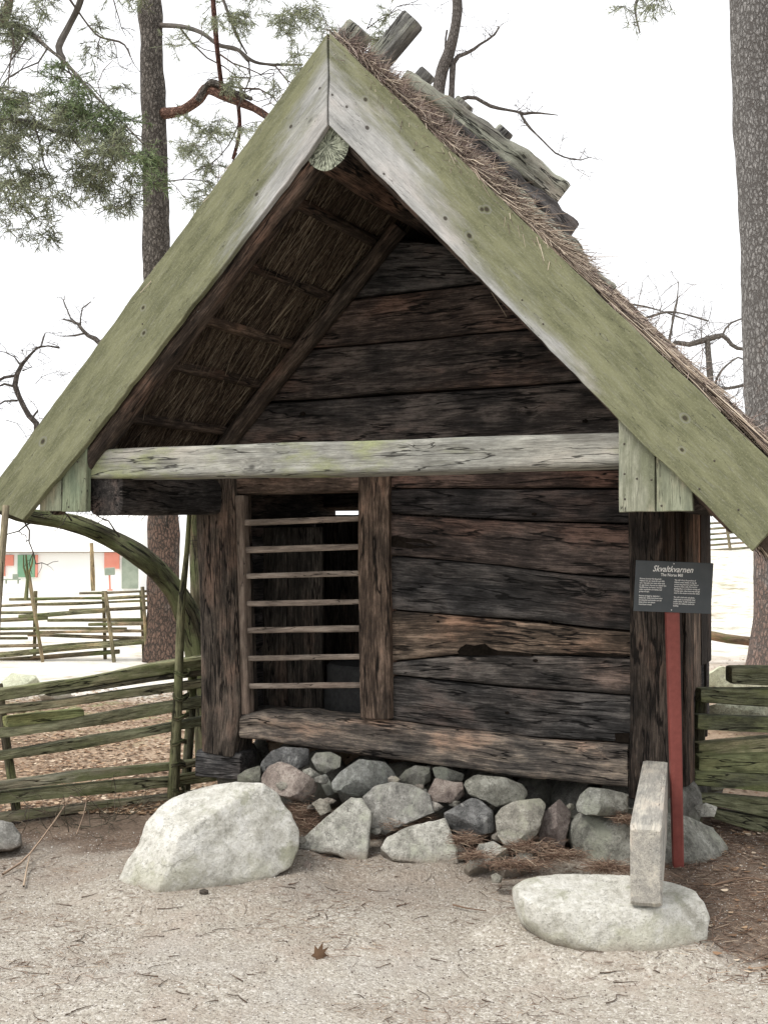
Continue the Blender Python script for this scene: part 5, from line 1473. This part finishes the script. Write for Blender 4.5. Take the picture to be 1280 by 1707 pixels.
# ------------------------------------------------------------------ far buildings
YF_ = 60.0
gzf = gz(-15, 60)
bl = empty('market_building', (at(120, 907, YF_).x, YF_, gzf))
tag(bl, 'long pale low building with green door and red shutters beyond the yard', 'building')
def fb_box(name, px0, px1, py0, py1, y0, y1, mat, parent=bl):
    a, b = at(px0, py1, YF_), at(px1, py0, YF_)
    bm = bmesh.new(); bmesh.ops.create_cube(bm, size=1)
    for v in bm.verts:
        v.co = Vector(((a.x + b.x) / 2 + v.co.x * (b.x - a.x), YF_ + (y0 + y1) / 2 + v.co.y * (y1 - y0), (a.z + b.z) / 2 + v.co.z * (b.z - a.z))) - bl.location
    me = bpy.data.meshes.new(name); bm.to_mesh(me); bm.free()
    return link_mesh(name, me, mat, parent, False)
fb_box('wall', -150, 232, 921, 1000, 0, 5, M['limewash'])
fb_box('eave_board', -155, 234, 919.6, 921, -.2, .3, M['tbar'])
# roof with slope
a, b = at(-160, 919, YF_), at(236, 919, YF_)
V = [Vector(v) - bl.location for v in [(a.x, YF_ - .5, a.z), (b.x, YF_ - .5, b.z), (b.x, YF_ + 2.5, a.z + 1.9), (a.x, YF_ + 2.5, a.z + 1.9), (a.x, YF_ + 5.5, a.z), (b.x, YF_ + 5.5, a.z)]]
link_mesh('roof', pymesh('roof', V, [(0, 1, 2, 3), (3, 2, 5, 4), (0, 3, 4), (1, 5, 2)]), M['roofpale'], bl, False)
fb_box('door', 31, 60, 925, 962, -.12, 0, M['shed_green'])
fb_box('door_frame', 60.5, 64, 925, 962, -.14, 0, M['shed_red'])
fb_box('shutter', 10, 24, 925, 943, -.1, 0, M['shed_red'])
fb_box('door_frame', 8, 10, 925, 960, -.12, 0, M['shed_red'])
fb_box('shutter', 175, 200, 920.5, 948, -.1, 0, M['shed_red'])
fb_box('door', 204, 231, 929, 981, -.1, 0, M['shed_grey'])
bn = empty('bench', tuple(at(20, 966, 57)))
tag(bn, 'small dark bench before the far green door', 'bench')
for (x0, x1, y0, y1, nm_) in [(8, 33, 965, 967, 'seat'), (10, 12, 967, 973, 'leg'), (30, 32, 967, 973, 'leg'), (22, 31, 957, 965, 'backrest')]:
    a, b = at(x0, y1, 57), at(x1, y0, 57)
    bm = bmesh.new(); bmesh.ops.create_cube(bm, size=1)
    for v in bm.verts: v.co = Vector(((a.x + b.x) / 2 + v.co.x * (b.x - a.x), 57 + v.co.y * (.4 if nm_ == 'seat' else .08), (a.z + b.z) / 2 + v.co.z * (b.z - a.z))) - bn.location
    me = bpy.data.meshes.new(nm_); bm.to_mesh(me); bm.free()
    link_mesh(nm_, me, M['shed_grey'], bn, False)
fs = empty('small_sign', tuple(at(184, 984, 30)))
tag(fs, 'small grey notice on a red stand in the far yard', 'sign')
sweep('post', [at(184, 984, 30) - fs.location, at(183, 958, 30) - fs.location], .025, .025, M['shed_red'], fs, up=(0, 1, 0), r=None, K=8, amp=0)
sweep('foot', [at(180, 983.5, 30) - fs.location, at(188, 983.5, 30) - fs.location], .05, .02, M['shed_red'], fs, r=.01, K=8, amp=0)
sweep('notice', [at(175, 953, 29.96) - fs.location, at(192, 952, 29.96) - fs.location], .02, .1, M['shed_grey'], fs, r=.005, K=8, amp=0, color=(1.3, 1.3, 1.4))
# dry stem beside the near-left far fence post
o = tubes('dry_stalk', [([at(44, 1000, 15.2), at(47, 960, 15.2), at(44, 925, 15.2)], .03, .01), ([at(47, 960, 15.2), at(54, 940, 15.2), at(56, 925, 15.2)], .015, .006), ([at(46, 965, 15.2), at(40, 945, 15.2), at(40, 925, 15.2)], .015, .006)], M['mossy'], None, K=6, color=(1.3, 1.3, .9))
tag(o, 'slender yellow green stalk on the far fence post below the green door', 'plant')
o = sweep('marker_post', [at(156, 985, 22), at(153, 905, 22)], .04, .04, M['farrail'], None, (1.4, 1.2, .9), up=(0, 1, 0), r=None, K=8, amp=.005)
tag(o, 'thin tan post standing in the far yard left of the red stand', 'post')

# ------------------------------------------------------------------ litter, needles, twigs
def on_ground(n, x0, x1, y0, y1, seed, power=1.0):
    r = np.random.default_rng(seed)
    x_ = r.uniform(x0, x1, n)
    y_ = y0 + (y1 - y0) * r.random(n) ** power
    return x_, y_, r
def gzs(xa, ya): return np.array([gz(a, b) for a, b in zip(xa, ya)])

def needles(name, x_, y_, r, L, w, mat, label, cat=None, lift=.002, tilt=.08):
    n = len(x_)
    P_ = np.stack([x_, y_, gzs(x_, y_) + lift + r.random(n) * .004], 1)
    a = r.uniform(0, 2 * math.pi, n)
    D_ = np.stack([np.cos(a), np.sin(a), r.normal(0, tilt, n)], 1)
    B_ = r.normal(0, .006, (n, 3)); B_[:, 2] = 0
    o = strands(name, P_, D_, r.uniform(L[0], L[1], n), r.uniform(.7, 1.3, n) * w, M[mat], None, B_)
    return tag(o, label, cat or 'litter', kind='stuff')
xa, ya, r = on_ground(9000, -2.2, 2.0, 3.3, 6.2, 61)
keep = (np.array([noise.noise(Vector((a * 2.2, b * 2.2, 5))) for a, b in zip(xa, ya)]) + r.normal(0, .1, len(xa))) > .1
needles('pine_needles', xa[keep], ya[keep], r, (.02, .06), .0011, 'needle', 'thin scatter of fallen pine needles on the gravel')
xa, ya, r = on_ground(12000, 1.0, 3.4, 4.1, 6.8, 62)
keep = xa + (ya - 4.2) * .35 > 1.2 + r.normal(0, .12, len(xa))
needles('pine_needles', xa[keep], ya[keep], r, (.03, .08), .0014, 'needle', 'brown needle and bark litter right of the flat boulder', tilt=.2)
# reddish needles packed between the footing stones
pk = []
r = np.random.default_rng(63)
for (a, b, rx, ry, Y, n_, up_) in [(505, 1360, 22, 22, 5.95, 700, .04), (520, 1375, 14, 12, 5.85, 300, .04), (690, 1365, 35, 8, 5.9, 250, .14), (775, 1400, 24, 10, 5.62, 350, .03), (880, 1412, 45, 12, 5.5, 400, .02), (935, 1425, 40, 10, 5.4, 450, .015), (1040, 1365, 14, 8, 5.5, 260, .28),
    (790, 1425, 25, 8, 5.45, 300, .02), (660, 1375, 20, 8, 5.85, 250, .1), (1010, 1445, 30, 10, 5.25, 500, .01), (280, 1390, 30, 14, 6.3, 300, .01), (860, 1440, 50, 8, 5.25, 600, .01)]:
    for _ in range(n_):
        p = at(a + r.normal(0, rx * .5), b + r.normal(0, ry * .5), Y + r.normal(0, .04))
        pk.append((p.x, p.y, max(gz(p.x, p.y) + .003, p.z)))
pk = np.array(pk)
a = r.uniform(0, 6.28, len(pk))
tag(strands('pine_needles', pk, np.stack([np.cos(a), np.sin(a), r.normal(0, .12, len(pk))], 1), r.uniform(.03, .065, len(pk)), .0012, M['needle'], None, r.normal(0, .008, (len(pk), 3))),
    'reddish pine needles packed between the footing stones', 'litter', kind='stuff')

def leaves(name, xa, ya, r, size, mat, label, lift=.004):
    n = len(xa)
    V, Fc, G = [], [], []
    za = gzs(xa, ya)
    for i in range(n):
        a, sz = r.uniform(0, 6.28), r.uniform(*size)
        t = r.normal(0, .45)
        c, s2 = math.cos(a), math.sin(a)
        b = len(V)
        g_ = r.random()
        for (u, v, h_) in ((-1, 0, .25), (-.2, .55, 0), (.8, .3, .2), (1.1, -.1, .35), (.2, -.6, .05), (-.5, -.4, 0)):
            lx, ly = u * sz, v * sz
            V.append((xa[i] + lx * c - ly * s2, ya[i] + lx * s2 + ly * c, za[i] + lift + sz * (h_ + .2 + t * v * .6) * .6))
            G.append((g_, 0, 0))
        Fc += [(b, b + 1, b + 5), (b + 1, b + 2, b + 4, b + 5), (b + 2, b + 3, b + 4)]
    o = link_mesh(name, pymesh(name, V, Fc, G), M[mat], None, False)
    return tag(o, label, 'litter', kind='stuff')
xa, ya, r = on_ground(26000, -4.5, 0.2, 6.7, 12.5, 71, 1.4)
leaves('leaf_litter', xa, ya, r, (.006, .024), 'leaf', 'dry brown leaf litter behind the near left fence')
xa, ya, r = on_ground(8000, 1.6, 9, 6.2, 16, 72, 1.5)
leaves('leaf_litter', xa, ya, r, (.008, .028), 'leaf', 'brown litter behind the right fence up to the thick pine')
xa, ya, r = on_ground(700, 1.1, 3.2, 4.1, 6.4, 73)
keep = xa + (ya - 4.2) * .35 > 1.25
leaves('leaf_litter', xa[keep], ya[keep], r, (.008, .02), 'leaf', 'bark flakes and small leaves right of the flat boulder')
# pebbles and coarse grains
def pebbles(name, n, x0, x1, y0, y1, size, mat, label, seed, power=1.3):
    xa, ya, r = on_ground(n, x0, x1, y0, y1, seed, power)
    za = gzs(xa, ya)
    V0 = np.array([(1, 0, 0), (-1, 0, 0), (0, 1, 0), (0, -1, 0), (0, 0, .75), (0, 0, -.5)])
    F0 = np.array([(0, 2, 4), (2, 1, 4), (1, 3, 4), (3, 0, 4), (2, 0, 5), (1, 2, 5), (3, 1, 5), (0, 3, 5)])
    sz = (size[0] + (size[1] - size[0]) * r.random(n) ** 3)[:, None, None]
    J = V0[None] * sz * r.uniform(.6, 1.3, (n, 6, 1))
    th = r.uniform(0, 6.28, n)
    c, s2 = np.cos(th)[:, None], np.sin(th)[:, None]
    X = J[:, :, 0] * c - J[:, :, 1] * s2 + xa[:, None]
    Y_ = J[:, :, 0] * s2 + J[:, :, 1] * c + ya[:, None]
    Z = J[:, :, 2] + za[:, None] + sz[:, :, 0] * .2
    V = np.stack([X, Y_, Z], 2).reshape(-1, 3)
    Ft = (F0[None] + (np.arange(n) * 6)[:, None, None]).reshape(-1, 3)
    me = bpy.data.meshes.new(name)
    me.vertices.add(len(V)); me.vertices.foreach_set('co', V.astype(np.float32).ravel())
    me.loops.add(Ft.size); me.loops.foreach_set('vertex_index', Ft.astype(np.int32).ravel())
    me.polygons.add(len(Ft)); me.polygons.foreach_set('loop_start', np.arange(0, Ft.size, 3, dtype=np.int32))
    me.update(calc_edges=True)
    set_gc(me, np.repeat(r.random((n, 3)), 6, axis=0))
    return tag(link_mesh(name, me, M[mat], None, False), label, 'gravel', kind='stuff')
M['peb'] = strand_mat('gravel_grain', [(0, (.1, .08, .065)), (.3, (.26, .22, .19)), (.7, (.45, .41, .37)), (1, (.7, .68, .64))])
pebbles('gravel', 60000, -2.3, 2.2, 3.2, 6.3, (.0012, .005), 'peb', 'fine mixed gravel grains over the yard in front', 81)

# loose twigs on the ground: small things too many to single out, one scatter
it, rs = [], random.Random(9)
for k in range(260):
    x_, y_ = rs.uniform(-2, 2), 3.5 + 2.6 * rs.random()
    a, L = rs.uniform(0, 6.28), rs.uniform(.02, .11)
    pts = [Vector((x_, y_, gz(x_, y_) + .004))]
    for j in range(3):
        a += rs.gauss(0, .35)
        x_ += math.cos(a) * L / 3; y_ += math.sin(a) * L / 3
        pts.append(Vector((x_, y_, gz(x_, y_) + .004)))
    it.append((pts, rs.uniform(.001, .0028), .0008))
for k in range(160):
    x_, y_ = rs.uniform(1.2, 3), rs.uniform(4.2, 6.2)
    a, L = rs.uniform(0, 6.28), rs.uniform(.04, .16)
    pts = [Vector((x_, y_, gz(x_, y_) + .008))]
    for j in range(3):
        a += rs.gauss(0, .3)
        x_ += math.cos(a) * L / 3; y_ += math.sin(a) * L / 3
        pts.append(Vector((x_, y_, gz(x_, y_) + .008 + rs.random() * .01)))
    it.append((pts, rs.uniform(.0015, .003), .001))
tag(tubes('small_twigs', it, M['twig'], None, K=4, color=(1.0, .75, .6)), 'scattered short twigs and bark bits on the ground', 'litter', kind='stuff')

def ground_twig(label, pl, r0, color, lift=.01):
    pts = []
    for (a, b, h_) in pl:
        q = ray(a, b)
        k = (EYE - h_) / -q.z
        pts.append(Vector((q.x * k, q.y * k, h_ + .004)))
    o = tubes('fallen_twig', [(pts, r0, r0 * .5)], M['tbar'], None, K=6, color=tuple(c * 1.25 for c in color))
    return tag(o, label, 'twig')
ground_twig('long pale forked twig propped up near the left fence, longest branch', [(5, 1459, .01), (35, 1440, .02), (50, 1425, .03), (70, 1400, .06), (95, 1365, .12), (108, 1345, .16), (118, 1328, .2)], .006, (1.3, 1.15, 1.0))
ground_twig('pale twig arching down right of the long forked twig', [(118, 1328, .2), (130, 1332, .18), (144, 1338, .15), (140, 1360, .1), (128, 1392, .03)], .0045, (1.3, 1.15, 1.0))
ground_twig('short pale side twig below the long forked twig', [(40, 1479, .01), (44, 1455, .015), (50, 1428, .03)], .005, (1.2, 1.1, .95))
ground_twig('brown twig on the soil right of the red post foot', [(1185, 1478, .01), (1215, 1470, .02), (1245, 1465, .02), (1290, 1470, .01)], .006, (1.0, .8, .65))
ground_twig('straight pale straw on the gravel by the pine cone', [(348, 1501, .005), (380, 1502, .005), (395, 1504, .005)], .0025, (1.4, 1.1, .8))
ground_twig('dark curved twig below the large boulder', [(228, 1528, .005), (245, 1520, .006), (265, 1516, .005)], .004, (.35, .3, .25))
ground_twig('dark twig near the left bottom of the flat boulder', [(895, 1602, .005), (925, 1608, .006), (942, 1615, .004)], .005, (.5, .36, .28))
ground_twig('dark bent twig on the gravel left of the flat boulder', [(755, 1510, .005), (780, 1516, .006), (810, 1520, .004)], .0045, (.45, .35, .28))
# brush of thin dead twigs at the left fence foot
it, rs = [], random.Random(12)
for k in range(26):
    x_, y_ = rs.uniform(-1.9, -1.35), rs.uniform(6.15, 6.6)
    grow(it, Vector((x_, y_, .02)), Vector((rs.gauss(0, 1), rs.gauss(0, .5), .25)).normalized(), rs.uniform(.15, .35), .003, 1, rs, .05)
tag(tubes('brush_heap', it, M['twig'], None, K=4, color=(.9, .85, .7)), 'thin heap of dead green brown twigs at the foot of the near left fence', 'brushwood', kind='stuff')

# the curled brown leaf in the foreground
lp = at(528, 1583, 1.5 / ((1590 - 907) / 2000))
V, G = [], []
lob = [(1, .0), (.55, .22), (.8, .6), (.3, .4), (.1, .9), (-.2, .4), (-.75, .6), (-.5, .1), (-1, -.25), (-.4, -.3), (-.2, -.85), (.2, -.35), (.75, -.55), (.5, -.15)]
V.append((0, 0, .004)); G.append((.3, 0, 0))
for u, v in lob:
    V.append((u * .04, v * .04, .006 + .04 * abs(v) * (1 if v > 0 else .3) + .01 * abs(u))); G.append((.16 if v > 0 else .0, 0, 0))
n = len(lob)
me = pymesh('dry_leaf', V, [(0, 1 + k, 1 + (k + 1) % n) for k in range(n)], G)
o = link_mesh('dry_leaf', me, M['leaf'], None, True, None, None)
o.location = (lp.x, lp.y, gz(lp.x, lp.y) + .004); o.rotation_euler = (.9, .3, .6)
m_ = o.modifiers.new('thick', 'SOLIDIFY'); m_.thickness = .0012
tag(o, 'curled brown oak leaf lying alone on the gravel in the foreground', 'leaf')
# pine cone
cp = at(340, 1500, 1.5 / ((1503 - 907) / 2000))
bm = bmesh.new()
bmesh.ops.create_icosphere(bm, subdivisions=3, radius=.012)
for v in bm.verts:
    a = math.atan2(v.co.y, v.co.z)
    v.co *= 1 + .14 * math.sin(a * 6 + v.co.x * 500) 
    v.co.x *= 1.6
me = bpy.data.meshes.new('pine_cone'); bm.to_mesh(me); bm.free()
o = link_mesh('pine_cone', me, M['iron'], None)
o.location = (cp.x, cp.y, gz(cp.x, cp.y) + .009)
tag(o, 'small dark pine cone on the gravel below the large boulder', 'pine cone')
